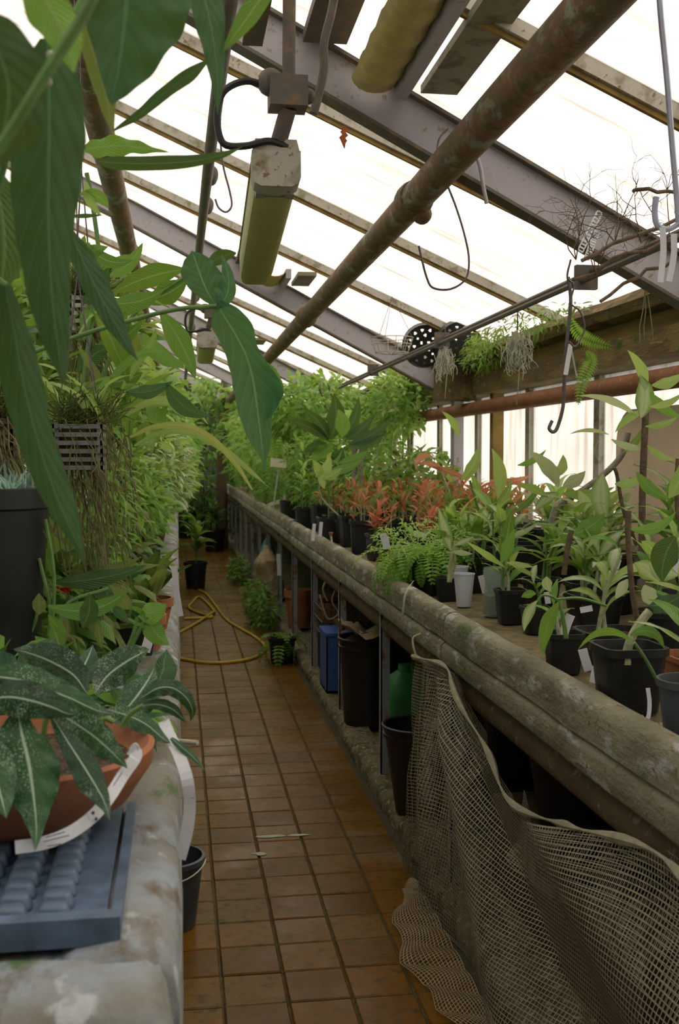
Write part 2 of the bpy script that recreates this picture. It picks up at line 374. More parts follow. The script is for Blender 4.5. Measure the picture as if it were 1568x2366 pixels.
def stemplant(root, base, H, nl, L, shape, mat, r=.006, stem='stem_green', lean=(0, 0), arch=.8, start=.35, mats=None, pet=True):
    top = base+Vector((lean[0], lean[1], H))
    pts = spline([base-Vector((0, 0, .02)), base+Vector((lean[0]*.2+random.uniform(-.01, .01), lean[1]*.3, H*.5)), top], 4)
    MB().tube(pts, [r*(1.1-.5*i/(len(pts)-1)) for i in range(len(pts))], 6).build('stem', stem, root)
    for i in range(nl):
        t = start+(1-start)*(i+1)/nl; q = pts[min(len(pts)-1, int(t*(len(pts)-1)))]
        az = i*2.4+random.random(); el = random.uniform(.1, .6)+t*.5
        d = Vector((math.cos(az)*math.cos(el), math.sin(az)*math.cos(el), math.sin(el)))
        put_leaf(root, q, d, L*random.uniform(.75, 1.15), shape, arch, random.choice(mats) if mats else mat)
def cloud(root, c, rad, n, L, mats, name='foliage', down=.3, shape_w=.2, shell=.35):
    """many small leaves past counting, joined into one part"""
    mb = MB(); c = Vector(c)
    for i in range(n):
        while True:
            q = Vector([random.uniform(-1, 1) for _ in range(3)])
            if shell < q.length <= 1: break
        p = c+Vector((q.x*rad[0], q.y*rad[1], q.z*rad[2]))
        d = Vector((q.x*.8+random.uniform(-.7, .7), q.y*.8+random.uniform(-.7, .7), q.z*.4+random.uniform(-.6, .6)-down*.3)).normalized()
        s = d.cross(Vector([random.uniform(-.6, .6), random.uniform(-.6, .6), 1])).normalized(); u = s.cross(d)
        l = L*random.uniform(.5, 1.2); w = l*shape_w
        if max(p.x, p.x+d.x*l) > 1.90 or min(p.x, p.x+d.x*l) < -1.68 or max(p.z, p.z+d.z*l)+.07 > 3.08-.44*p.x or p.y > 20.2: continue
        vs = [p, p+d*l*.3+s*w*.8-u*.06*l, p+d*l*.3-u*-.02*l, p+d*l*.3-s*w*.8-u*.06*l, p+d*l*.65+s*w-u*l*.12, p+d*l*.65-u*.04*l, p+d*l*.65-s*w-u*l*.12, p+d*l-u*l*.3]
        mb.add(vs, [(0, 1, 2), (0, 2, 3), (1, 4, 5, 2), (2, 5, 6, 3), (4, 7, 5), (5, 7, 6)], [(.5, 0), (1, .3), (.5, .3), (0, .3), (1, .65), (.5, .65), (0, .65), (.5, 1)], random.randrange(len(mats)))
    return mb.build(name, mats, root, kind='stuff', sharp=False)
def fern(root, base, n, L, mat='leaf_fern', el=(.2, 1.2), droop=1.2, pin=16, az0=0, azr=6.28):
    for i in range(n):
        az = az0+azr*(i+random.random())/n; e = random.uniform(*el); l = L*random.uniform(.7, 1.1)
        d = Vector((math.cos(az)*math.cos(e), math.sin(az)*math.cos(e), math.sin(e))); side = Vector((-math.sin(az), math.cos(az), 0))
        p = Vector(base); mb = MB(); pts = [p.copy()]; ang = e; prev = None
        for k in range(pin):
            ang -= droop/pin*1.5
            t = Vector((math.cos(az)*math.cos(ang), math.sin(az)*math.cos(ang), math.sin(ang))); p = p+t*l/pin; pts.append(p.copy())
            w = l*.17*math.sin(PI*min(1, (k+1.5)/(pin+1)))**.7+.003
            for sg in (-1, 1):
                tip = p+side*sg*w+t*w*.35; q = l/pin*.42
                mid = p+side*sg*w*.5+t*w*.1
                mb.add([p-t*q*.3, mid-t*q, tip, mid+t*q, p+t*q*.3], [(0, 1, 2, 3, 4)], [(.3, .5)]*5)
        mb.tube(pts, .0015, 4, mi=0)
        mb.build('frond', mat, root, sharp=False)
# ================================================================== SETTING
BZ = .965      # bench surface height
XE, XW = .85, 2.0
YEND = 20.5; Y0 = -1.2
XR = -1.75     # ridge line / left glazed side
# floor with real tiles
fl = struct('floor')
MB().box((-1.75, Y0, -.08), (2.02, YEND, -.004)).build('screed', 'grout', fl, False)
TS = .1775
tm = []
for k in range(4):
    mb = MB(); g = .003; b = .004; a0 = g; a1 = TS-g; h = .002
    vs = [(a0, a0, -.01), (a1, a0, -.01), (a1, a1, -.01), (a0, a1, -.01)] + [(a0, a0, -b*.5), (a1, a0, -b*.5), (a1, a1, -b*.5), (a0, a1, -b*.5)]
    vs += [(a0+b, a0+b, h+random.uniform(-.001, .0015)), (a1-b, a0+b, h+random.uniform(-.001, .0015)), (a1-b, a1-b, h), (a0+b, a1-b, h)]
    mb.add(vs, [(0, 1, 5, 4), (1, 2, 6, 5), (2, 3, 7, 6), (3, 0, 4, 7), (4, 5, 9, 8), (5, 6, 10, 9), (6, 7, 11, 10), (7, 4, 8, 11), (8, 9, 10, 11)])
    tm.append(mb.mesh('tile', 'tile', False))
far = MB()
for i in range(-2, 5):
    x = .117-.0045+i*TS
    if x < -.3: continue
    x1 = x
    for j in range(0, 105):
        y = 2.35+j*TS
        if y > YEND-.2: break
        if x+TS > .853: continue
        if y < 9.3:
            o = bpy.data.objects.new('tile', random.choice(tm)); COL.objects.link(o); o.parent = fl
            o.location = (x, y, random.uniform(-.001, .0015)); o.rotation_euler = (random.uniform(-.004, .004), random.uniform(-.004, .004), random.uniform(-.006, .006))
        else:
            far.box((x+.004, y+.004, -.01), (x+TS-.004, y+TS-.004, random.uniform(0, .002)))
far.build('distant_tiles', 'tile', fl, False, kind='stuff')
near = MB()
for i in range(-2, 5):
    for j in range(1, 20):
        x = .1125+i*TS; y = 2.35-j*TS
        if -.3 < x and x+TS < .853: near.box((x+.004, y+.004, -.01), (x+TS-.004, y+TS-.004, random.uniform(0, .002)))
near.build('near_tiles', 'tile', fl, False, kind='stuff')
# puddle film and pale lime spots
mb = MB()
for (x, y, rx, ry) in ((625, 1935, .07, .02), (690, 1932, .06, .015), (600, 1975, .03, .02)):
    c = onz(x, y, 0)
    vs = [(c.x+rx*math.cos(a*.52)*random.uniform(.5, 1.1), c.y+ry*math.sin(a*.52)*random.uniform(.5, 1.1), .005) for a in range(12)]
    mb.add(vs, [tuple(range(12))])
tag(mb.build('lime_crust', 'lichen', None, kind='stuff'), 'pale lime crust spots dried onto the wet aisle tiles', 'stain')
# right curb ledge with rough stones
tr = struct('trim_1')
def slab(x0, x1, y0, y1, z0, z1, nx, ny, amp, name, mat, parent, **p):
    mb = MB(); vs = []; 
    for j in range(ny+1):
        for i in range(nx+1):
            x = x0+(x1-x0)*i/nx; y = y0+(y1-y0)*j/ny
            q = Vector((x*7, y*7, z1*9))
            vs.append((x+(noise.noise(q)*amp*1.3 if i in (0, 1) else 0), y, z1+noise.noise(q*1.7)*amp-(amp*1.5 if i == 0 else 0)))
    fs = [(j*(nx+1)+i, j*(nx+1)+i+1, (j+1)*(nx+1)+i+1, (j+1)*(nx+1)+i) for j in range(ny) for i in range(nx)]
    b = len(vs)
    for j in range(ny+1):
        v = vs[j*(nx+1)]; vs.append((v[0]-.006, v[1], (z0+z1)/2)); vs.append((x0-.004, v[1], z0))
    for j in range(ny):
        fs.append((j*(nx+1), (j+1)*(nx+1), b+2*(j+1), b+2*j)); fs.append((b+2*j, b+2*(j+1), b+2*(j+1)+1, b+2*j+1))
    b = len(vs); vs += [(x0, y0, z0), (x1, y0, z0), (x1, y1, z0), (x0, y1, z0)]
    fs.append((b, b+1, nx, 0)); fs.append((b+3, b+2, ny*(nx+1)+nx, ny*(nx+1))); fs.append((b, b+3, b+2, b+1)); fs.append((b+1, b+2, ny*(nx+1)+nx, nx))
    mb.add(vs, fs); return mb.build(name, mat, parent, sharp=False, **p)
slab(.85, .98, Y0, YEND, -.01, .075, 6, 400, .012, 'kerb', 'curb_stone', tr)
slab(.98, 2.0, Y0, YEND, -.01, .06, 8, 120, .015, 'packed_earth', 'curb_stone', tr)
# walls
wr_ = struct('wall_right')
MB().box((2.0, Y0, 0), (2.12, YEND, 1.08)).build('plinth', 'wall_paint', wr_, False)
MB().box((1.955, Y0, 1.08), (2.12, YEND, 1.105)).build('sill', 'bar_paint', wr_, False)
MB().box((1.87, Y0, 1.885), (2.1, YEND, 2.0)).build('eave_board', 'wood_mossy', wr_, False)
MB().box((1.92, Y0, 2.0), (2.1, YEND, 2.075)).build('eave_board', 'wood_yellow', wr_, False)
mb = MB(); mb.extr([(1.80, 2.12), (1.83, 2.08), (1.92, 2.075), (2.12, 2.08), (2.12, 2.17), (1.84, 2.165)], Y0, YEND, 120, .012); mb.build('mossy_gutter', 'wood_mossy', wr_)
# window strip, panes between mullions
def yat(px, py): return onx(px, py, 2.0).y
mull = []
y = Y0; 
ys = [5.013, 6.063, 7.15, 8.235]; step = 1.05
yy = 5.013
left = []
while yy > Y0+.5: yy -= step; left.append(yy)
right = [8.235+step*i for i in range(1, 12)]
allm = sorted(left)+ys+right
wn = 1
for a, b in zip([Y0]+allm, allm+[YEND]):
    wi = struct('window_%d' % wn); wn += 1
    MB().box((2.03, a+.03, 1.105), (2.036, b-.03, 1.885)).build('pane', 'side_glass', wi, False)
    MB().box((2.005, b-.035, 1.1), (2.06, b+.035, 1.885)).build('mullion', 'bar_paint', wi, False)
    MB().box((2.015, a+.03, 1.105), (2.055, b-.03, 1.13)).build('bottom_rail', 'bar_paint', wi, False)
for y in (-.5, 3.5, 7.5, 11.5, 15.5, 19.5):
    MB().box((1.93, y-.05, 1.0), (2.0, y+.05, 1.9)).build('pillar', 'rafter_paint', wr_, False)
for y in (-1.1, 2.95, 6.6, 10.6, 14.6):
    MB().box((1.95, y-.035, 1.0), (2.02, y+.035, 1.9)).build('timber_post', 'wood_yellow', wr_, False)
# mossy hanging board block near second rafter
mb = MB(); mb.extr([(1.66, 1.86), (1.9, 1.86), (1.9, 2.2), (1.66, 2.26)], 6.75, 6.95, 4, .02); mb.build('peat_panel', 'wood_mossy', wr_)
# roof
rf = struct('ceiling')
def zg(x): return 3.08-.44*x
def slope_box(x0, x1, zf, dz, y0, y1, name, mat, **p):
    mb = MB(); vs = [(x, y, zf(x)+d) for x in (x0, x1) for d in (0, dz) for y in (y0, y1)]
    mb.add(vs, [(0, 1, 3, 2), (4, 6, 7, 5), (0, 2, 6, 4), (1, 5, 7, 3), (0, 4, 5, 1), (2, 3, 7, 6)])
    return mb.build(name, mat, rf, False, **p)
def zr(x): return 2.89-.52*x
for y in (-.5, 3.5, 7.5, 11.5, 15.5, 19.5):
    # I-beam rafter: web and two flanges
    slope_box(XR, 1.98, zr, .165, y-.006, y+.006, 'rafter_web', 'rafter_paint')
    slope_box(XR, 1.98, lambda x: zr(x)-.004, .012, y-.038, y+.038, 'rafter_flange', 'steel_dark')
    slope_box(XR, 1.98, lambda x: zr(x)+.158, .012, y-.038, y+.038, 'rafter_flange', 'steel_dark')
k = 0
yb = [-1.2, .1, 1.45, 2.9, 4.15, 5.4, 6.75, 8.1, 9.45, 10.8, 12.15, 13.5, 14.85, 16.2, 17.55, 18.9, 20.4]
for a, b in zip(yb, yb[1:]):
    slope_box(XR-.02, 2.16, zg, .006, a, b-.004, 'glass_pane', 'roof_glass')
for b in yb:
    slope_box(XR, 2.13, lambda x: zg(x)-.045, .05, b-.022, b+.022, 'glazing_bar', 'bar_paint')
    slope_box(XR, 2.13, lambda x: zg(x)-.062, .017, b-.008, b+.008, 'glazing_bar', 'wood_yellow')
# opening vents lying on the roof in front of each rafter
for (y0, y1) in ((1.5, 3.46), (7.02, 7.46), (11.0, 11.46)):
    MB().box((.78, y0, 2.66), (.90, y1, 2.685)).build('vent_board', 'vent_wood', rf, False)
    MB().box((.70, y0, 2.64), (.735, y1, 2.70)).build('vent_rail', 'rafter_paint', rf, False)
    MB().box((.40, y0, 2.80), (.54, y1, 2.83)).build('vent_rail', 'steel_dark', rf, False)
    mb = MB()
    n = 46; vs = []
    for j in range(n+1):
        yy = y0+(y1-y0)*j/n
        for i in range(9):
            a = PI*(.0+i/8); vs.append((.63+.075*math.cos(a), yy, 2.70-.05*math.sin(a)+.006*math.sin(j*1.7)))
    mb.add(vs, [(j*9+i, j*9+i+1, (j+1)*9+i+1, (j+1)*9+i) for j in range(n) for i in range(8)]); mb.build('corrugated_strip', 'vent_plastic', rf)
# left glazed side, far and near gables
wl_ = struct('wall_left'); zt = zg(XR)
MB().box((XR-.1, Y0, 0), (XR, YEND, .95)).build('plinth', 'wall_paint', wl_, False)
for i in range(14):
    a = Y0+i*1.55; b = a+1.55
    MB().box((XR-.03, a+.03, .95), (XR-.024, b-.03, zt)).build('pane', 'side_glass', wl_, False)
    MB().box((XR-.04, b-.03, .95), (XR, b+.03, zt)).build('mullion', 'bar_paint', wl_, False)
for nm, yy, mat in (('wall_far', YEND, 'dim_glass'), ('wall_near', Y0, 'dim_glass')):  # unseen near gable gets darkened panes, to cut fill light from behind the camera
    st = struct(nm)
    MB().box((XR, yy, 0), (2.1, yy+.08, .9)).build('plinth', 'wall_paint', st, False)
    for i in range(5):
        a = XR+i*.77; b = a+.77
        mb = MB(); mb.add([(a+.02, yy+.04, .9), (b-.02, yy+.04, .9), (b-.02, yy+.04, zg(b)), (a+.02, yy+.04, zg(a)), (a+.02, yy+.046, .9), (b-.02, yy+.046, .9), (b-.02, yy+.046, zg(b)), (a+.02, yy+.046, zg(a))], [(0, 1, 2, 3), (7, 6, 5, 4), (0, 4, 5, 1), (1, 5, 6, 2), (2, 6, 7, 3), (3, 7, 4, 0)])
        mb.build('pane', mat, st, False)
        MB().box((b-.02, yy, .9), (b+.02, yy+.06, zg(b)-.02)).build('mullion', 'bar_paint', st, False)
# ================================================================== PIPES
def pipe(name, label, pts, r, mat, couplings=(), cr=1.25, n=18, seg=40):
    t = thing(name, label, 'pipe', pts[0])
    P = [Vector(p) for p in pts]; Q = []
    for i in range(seg+1):
        f = i/seg*(len(P)-1); k = min(int(f), len(P)-2); Q.append(P[k].lerp(P[k+1], f-k))
    MB().tube(Q, r, n).build('tube', mat, t)
    d = (P[-1]-P[0]).normalized()
    for (yc, rr) in couplings:
        f = (yc-P[0].y)/(P[-1].y-P[0].y); c = P[0].lerp(P[-1], f)
        MB().tube([c-d*.06, c-d*.055, c-d*.02, c+d*.02, c+d*.055, c+d*.06], [r*1.02, r*rr*.93, r*rr, r*rr, r*rr*.93, r*1.02], n).build('coupling', mat, t)
    return t
bp = pipe('heating_pipe', 'thick flaking rusty pipe slung under the roof rafters overhead', [(.828, Y0+.1, 2.40), (.80, 20.2, 2.345)], .054, 'rust_pipe', [(3.75, 1.22), (6.9, 1.25), (10.4, 1.25)])
MB().sphere((.845, 3.72, 2.335), .035, 10).build('valve_boss', 'rust_pipe', bp)
pipe('heating_pipe', 'orange rusty pipe running along the right windows', [(1.87, Y0+.1, 1.795), (1.87, 20.2, 1.80)], .043, 'rust_orange', [(9, 1.15)])
pipe('heating_pipe', 'rusty roof pipe behind the big hanging leaves on the left', [(-.275, Y0+.1, 2.72), (-.262, 12, 2.64), (-.262, 20.2, 2.64)], .05, 'rust_pipe', [(4.4, 1.12), (6.5, 1.15)])
pipe('heating_pipe', 'dark rusty pipe tucked below the right bench rim', [(.935, 1.0, .752), (.935, 20.2, .752)], .05, 'pipe_under', [(6.9, 1.12), (10, 1.12)])
pipe('conduit_pipe', 'slim steel conduit pipe hung above the aisle', [(.155, 1.6, 2.72), (.128, 4.3, 2.63), (.12, 12, 2.60), (.12, 20.2, 2.6)], .022, 'steel_dark', [(4.75, 1.5), (5.3, 1.5), (8.2, 1.5), (10, 1.5)])
ct = thing('twin_tubes', 'pair of thin dark tubes carrying hooks below the right rafters', 'tube', (1.35, 1, 2.1))
MB().tube([(1.34, 1.0, 2.09), (1.345, 9.0, 2.065)], .011, 8).build('tube', 'steel_dark', ct)
MB().tube([(1.375, 1.0, 2.12), (1.375, 9.0, 2.095)], .011, 8).build('tube', 'steel_dark', ct)
for y in (2.2, 3.5, 5.5, 7.5): MB().box((1.32, y-.012, 2.055), (1.395, y+.012, 2.135)).build('clip', 'steel_dark', ct)
# ================================================================== BENCHES
rb = thing('plant_bench', 'long concrete bench with a weathered rounded rim right of the aisle', 'bench', (1.4, 8, 0))
prof = [(.924, .90), (.923, .962), (.916, .981), (.904, .990), (.889, .992), (.873, .988), (.861, .98), (.854, .962), (.852, .94), (.852, .902), (.858, .898), (.860, .893), (.850, .886), (.846, .880), (.845, .836), (.849, .829), (.858, .826), (.93, .828)]
prof = prof[::-1]
yr = [-.2, 1.25, 3.42, 5.2, 6.95, 8.4, 10.2, 12.2, 14.5, 17, 20]
for a, b in zip(yr, yr[1:]):
    dz = random.uniform(-.004, .004)
    MB().extr([(x, z+dz) for x, z in prof], a+.004, b-.004, max(4, int((b-a)*40)), .004).build('rim', 'concrete_rim', rb)
slab(.935, 1.98, -.2, 20, .87, .932, 10, 200, .004, 'bench_top', 'bench_silt', rb)
yl = .93
while yl < 20:
    for x in (.885, 1.9):
        if x < 1 and yl < 3: continue
        mb = MB(); mb.box((x, yl, .05), (x+.04, yl+.006, .9)); mb.box((x, yl, .05), (x+.006, yl+.04, .9)); mb.build('leg', 'post_paint', rb, False)
    yl += 1.25
lb = thing('plant_bench', 'pale flaking concrete bench with thick rounded edge left of the aisle', 'bench', (-.7, 8, 0))
lp = [(-.13, .80), (-.02, .80), (-.003, .815), (0, .85), (0, .93), (-.006, .955), (-.025, .972), (-.06, .978), (-.11, .972), (-.13, .96)]
MB().extr(lp, 1.12, 20, 380, .006).build('rim', 'concrete_left', lb, sharp=False)
# rounded near end
ep = [(1.12, .80), (1.02, .80), (1.005, .83), (1.0, .93), (1.01, .96), (1.035, .975), (1.08, .98), (1.135, .972)]
mb = MB(); vs = []; nx = 60; k = len(ep)
for i in range(nx+1):
    x = -1.55+1.549*i/nx
    for (y, z) in ep:
        q = Vector((x*9, y*9, z*9)); f = 0
        if x > -.05: f = (x+.05)/.05
        vs.append((x-(.02*f if z > .95 else 0), y+noise.noise(q)*.006+.012*f*f, z+noise.noise(q*1.3)*.005-(.012*f*f if z > .9 else 0)))
mb.add(vs, [(i*k+j, i*k+j+1, (i+1)*k+j+1, (i+1)*k+j) for i in range(nx) for j in range(k-1)]+[tuple(nx*k+j for j in range(k))]); mb.build('end_rim', 'concrete_left', lb, sharp=False)
MB().box((-1.55, 1.1, .86), (-.1, 20, BZ-.004)).build('bench_top', 'concrete_left', lb, False)
for y in range(1, 20, 2): MB().box((-.5, y+.4, 0), (-.4, y+.75, .86)).build('leg', 'wall_paint', lb, False)
for y in range(1, 20, 2): MB().box((-1.4, y+.4, 0), (-1.3, y+.75, .86)).build('leg', 'wall_paint', lb, False)
MB().box((-.62, 1.2, 0), (-.58, 19.8, .86)).build('back_panel', 'wall_paint', lb, False)
# ================================================================== LAMPS
def lamp(name, label, near_, far_, wd, loop=True):
    n_, f_ = Vector(near_), Vector(far_); t = thing(name, label, 'lamp', n_)
    d = (f_-n_).normalized(); s = d.cross(Vector((0, 0, 1))).normalized(); u = s.cross(d)
    def ring(c, w, prof): return [c+s*(a*w)+u*(b*w) for a, b in prof]
    body = [(-.5, .2), (-.5, -.34), (-.45, -.47), (-.32, -.54), (.32, -.54), (.45, -.47), (.5, -.34), (.5, .2)]
    top = [(-.54, .18), (.54, .18), (.46, .5), (-.46, .5)]
    def ext(name, pr, a, b, mat, w0, w1, ends=True):
        L = (f_-n_).length; mb = MB(); k = len(pr); N = 14; vs = []
        for i in range(N+1):
            q = i/N; c = n_+d*(L*(a+(b-a)*q)); rnd = 1
            if b >= 1 and q > .9: rnd = .93 if q < .99 else .8
            vs += ring(c, (w0+(w1-w0)*q)*rnd, pr)
        mb.add(vs, [(i*k+j, (i+1)*k+j, (i+1)*k+(j+1) % k, i*k+(j+1) % k) for i in range(N) for j in range(k)]+[tuple(range(k)), tuple(N*k+j for j in range(k-1, -1, -1))])
        return mb.build(name, mat, t)
    ext('diffuser', body, .04, 1.0, 'lamp_diffuser', wd, wd)
    ext('housing', top, 0, 1.0, 'bar_paint', wd, wd)
    ec = ext('end_cap', [(a*1.08, b*1.08) for a, b in body], -.01, .05, 'bar_paint', wd, wd)
    for sg in (-1, 1):
        c = n_+d*.075+s*(.33*wd*sg)-u*(.56*wd); mb = MB()
        M = Matrix((s, d, u)).transposed().to_4x4(); M.translation = c
        mb.box((-.012, -.02, -.003), (.012, .02, .008), M=M); mb.build('clip', 'chrome', ec)
    c = n_+d*.09-u*(.57*wd); MB().tube([c-s*.045, c+s*.045], .003, 6).build('clip_bar', 'chrome', ec)
    # junction box, stem, cable loop
    j = n_+Vector((.03, -.02, .16))
    mb = MB(); mb.box((j.x-.05, j.y-.04, j.z-.035), (j.x+.045, j.y+.04, j.z+.04)); mb.sphere((j.x-.045, j.y, j.z+.03), .035, 8); mb.sphere((j.x+.05, j.y, j.z), .02, 8); mb.build('junction_box', 'steel_dark', t, True)
    MB().tube([j+Vector((0, 0, -.03)), n_+Vector((.01, .02, .06))], .022, 10).build('socket', 'steel_dark', t)
    MB().tube([j, (j.x+.005, j.y, zg(j.x)-.05)], .017, 10).build('hanging_pipe', 'steel_dark', t)
    if loop:
        q = [j+Vector(v) for v in ((-.05, 0, .02), (-.11, 0, .03), (-.165, 0, .0), (-.18, .01, -.06), (-.165, .02, -.12), (-.11, .02, -.125), (-.05, .02, -.11), (0, .03, -.12))]
        MB().tube(spline(q, 5), .009, 8).build('cable', 'black_plastic', t)
    return t
lamp('strip_lamp', 'yellowish strip lamp on a pipe hanging above the aisle, the near one', (.255, 2.8, 2.25), (.278, 3.95, 2.165), .115)
lamp('strip_lamp', 'small far strip lamp behind the arrow-shaped leaf', (.21, 7.6, 2.32), (.22, 8.7, 2.28), .13)
# flat bracket and curved cables at the lamp pipe
o = MB().box((.20, 2.2, 2.72), (.26, 3.3, 2.735)); tag(o.build('flat_bar', 'steel_dark'), 'flat grey steel bar above the conduit near the lamp', 'bar')
q = [W(x, y, 2.95) for x, y in ((778, -40), (765, 30), (748, 100), (748, 160), (738, 210), (724, 262))]
tag(MB().tube(spline(q, 5), .012, 8).build('bent_tube', 'steel_dark'), 'short bent grey tube hanging right of the lamp pipe', 'tube')
q = [W(x, y, 3.44) for x, y in ((1098, 350), (1110, 390), (1116, 430), (1124, 470))]
tag(MB().tube(spline(q, 4), .007, 8).build('bent_tube', 'rafter_paint'), 'short stub tube on the rafter beside the big pipe', 'tube')
# ================================================================== HOOKS, WIRES
def wire(pts, Y, r, label, name='wire_hook', mat='wire', cat='hook', group=None):
    Ys = Y if isinstance(Y, list) else [Y]*len(pts)
    q = [W(x, y, yy) for (x, y), yy in zip(pts, Ys)]
    return tag(MB().tube(spline(q, 5), r, 6).build(name, mat), label, cat, group)
wire([(1035, 298), (1015, 320), (1010, 355), (1020, 395), (1050, 470), (1072, 540), (1083, 600), (1075, 645), (1040, 668), (1000, 665), (985, 640), (972, 590), (967, 568)], 3.38, .0035, 'large bent wire hook hanging from the big rusty pipe')
wire([(512, 235), (508, 300), (515, 380), (530, 440), (535, 475), (522, 490), (505, 480), (497, 460)], 4.3, .004, 'small wire hook hanging from the conduit near the lamp')
wire([(1312, 640), (1318, 700), (1308, 800), (1303, 880), (1300, 940), (1288, 985), (1278, 998), (1268, 990), (1275, 972)], 3.2, .0055, 'long dark hook hanging from the twin tubes on the right')
wire([(1318, 600), (1310, 640), (1325, 660), (1318, 700), (1340, 720), (1350, 760), (1330, 800), (1315, 790)], 3.15, .003, 'tangled thin wire around the long dark hook', 'wire_tangle', cat='wire')
wire([(1520, -40), (1528, 60), (1540, 180), (1552, 330), (1566, 500), (1562, 520), (1540, 530), (1518, 520), (1512, 490), (1515, 455)], 2.25, .0065, 'pale grey-blue rod ending in a hook at upper right', 'hanging_rod', 'white_rod', 'rod')
# tags
def ribbon(pts, w, mat, label, Y=None, name='plant_tag', parent=None, world=None, thick=.0012, nrm=None):
    q = world if world else [W(x, y, Y) for x, y in pts]
    q = spline(q, 4); vs = []; k = len(q)
    for i in range(k):
        t = (q[min(i+1, k-1)]-q[max(i-1, 0)]).normalized(); v = Vector(nrm) if nrm else (q[i]-EYE).normalized()
        s = t.cross(v).normalized(); n_ = s.cross(t)
        vs += [q[i]-s*w/2, q[i]+s*w/2, q[i]+s*w/2+n_*thick, q[i]-s*w/2+n_*thick]
    fs = [(i*4+j, (i+1)*4+j, (i+1)*4+(j+1) % 4, i*4+(j+1) % 4) for i in range(k-1) for j in range(4)]+[(0, 1, 2, 3), tuple((k-1)*4+j for j in (3, 2, 1, 0))]
    o = MB().add(vs, fs).build(name, mat, parent, False)
    if label: tag(o, label, 'tag')
    return o
ribbon([(1530, 525), (1532, 580), (1525, 652)], .013, 'white_tag', 'white plastic tag hanging from the grey-blue rod hook, left strip', 2.2)
ribbon([(1556, 540), (1556, 590), (1545, 650)], .013, 'white_tag', 'white plastic tag hanging from the grey-blue rod hook, right strip', 2.22)
# perforated strap (white) wrapped on the rafter end
st = thing('perforated_strap', 'white punched metal strap wound round the right rafter end', 'strap', W(1375, 550, 3.4))
for (a, b) in (((1385, 490), (1340, 580)), ((1380, 530), (1355, 598))):
    p0, p1 = W(*a, 3.4), W(*b, 3.4); n_ = 12; d = (p1-p0)/n_
    s = d.normalized().cross(Vector((0, 1, 0)))*.009
    mb = MB()
    for sg in (-1, 1): mb.tube([p0+s*sg, p1+s*sg], .0025, 4)
    for i in range(n_+1): mb.tube([p0+d*i-s, p0+d*i+s], .0035, 4)
    mb.build('strap_run', 'white_tag', st)
# dry vine twigs upper right
tw = thing('dry_vine', 'bundle of bare dry vine twigs tangled over the twin tubes', 'vine', (1.3, 2.6, 2.1)); 
def twig(p, d, l, r, dep):
    pts = [p]; 
    for i in range(5):
        d = (d+Vector([random.uniform(-.5, .5) for _ in range(3)])).normalized(); pts.append(pts[-1]+d*l/5)
    TB.tube(pts, [r*(1-.12*i) for i in range(6)], 5)
    if dep:
        for _ in range(3): twig(random.choice(pts[1:]), (d+Vector([random.uniform(-.9, .9) for _ in range(3)])).normalized(), l*.6, r*.6, dep-1)
for a, b, Y in (((1330, 640), (1568, 540), 2.8), ((1340, 600), (1568, 510), 2.6), ((1455, 432), (1590, 442), 2.5), ((1380, 690), (1560, 600), 2.7)):
    p0, p1 = W(*a, Y), W(*b, Y); q = [p0.lerp(p1, i/6)+Vector([random.uniform(-.01, .01) for _ in range(3)]) for i in range(7)]
    MB().tube(q, .005, 6).build('twig', 'stem_brown', tw)
for (x, y, Y) in ((1330, 600, 2.8), (1420, 560, 2.7), (1480, 560, 2.6), (1540, 560, 2.6), (1380, 640, 2.8)):
    TB = MB(); 
    for _ in range(3): twig(W(x, y, Y), Vector((random.uniform(-.6, .5), 0, random.uniform(.1, 1))).normalized(), .17, .0018, 2)
    TB.build('twiglets', 'stem_brown', tw)
# rusty dead leaf hanging on rafter
t_ = MB(); q = [W(x, y, 3.45) for x, y in ((797, 290), (795, 305), (793, 325), (796, 345))]
blade_leaf(t_, spline(q, 3), [.002, .01, .006, .013, .006, .014, .008, .005, .003, 0], [.002, .008, .012, .005, .014, .006, .012, .006, .003, 0]); tag(t_.build('dead_leaf', 'dry_leaf'), 'small curled rust-red dead leaf hanging under the rafter', 'leaf')
# hanging air plant tufts
def tuft(x, y, Y, h, w_, label, hookx=None):
    t = thing('air_plant', label, 'plant', W(x, y, Y), 'grey air plant tufts on the twin tubes'); p = W(x, y, Y)
    MB().tube([p+Vector((0, 0, .10)), p], .003, 5).build('cord', 'wire', t)
    mb = MB()
    for _ in range(90):
        q = p+Vector((random.gauss(0, w_*.4), random.gauss(0, w_*.4), -random.random()*h*.3)); pts = [q]
        for i in range(6): q = q+Vector((random.gauss(0, w_*.16), random.gauss(0, w_*.16), -h*.13*random.random())); pts.append(q)
        mb.tube(pts, .0017, 4, cap=False)
    mb.tube([p, p+Vector((.01, 0, -h*.6)), p+Vector((0, 0, -h*1.2))], .0022, 5)
    mb.build('strands', 'lichen', t, kind='stuff', sharp=False)
tuft(1195, 765, 4.3, .25, .06, 'grey-green air plant tuft hanging left of the fern, the larger one')
tuft(1028, 800, 5.4, .22, .05, 'grey air plant tuft hanging in front of the black discs')
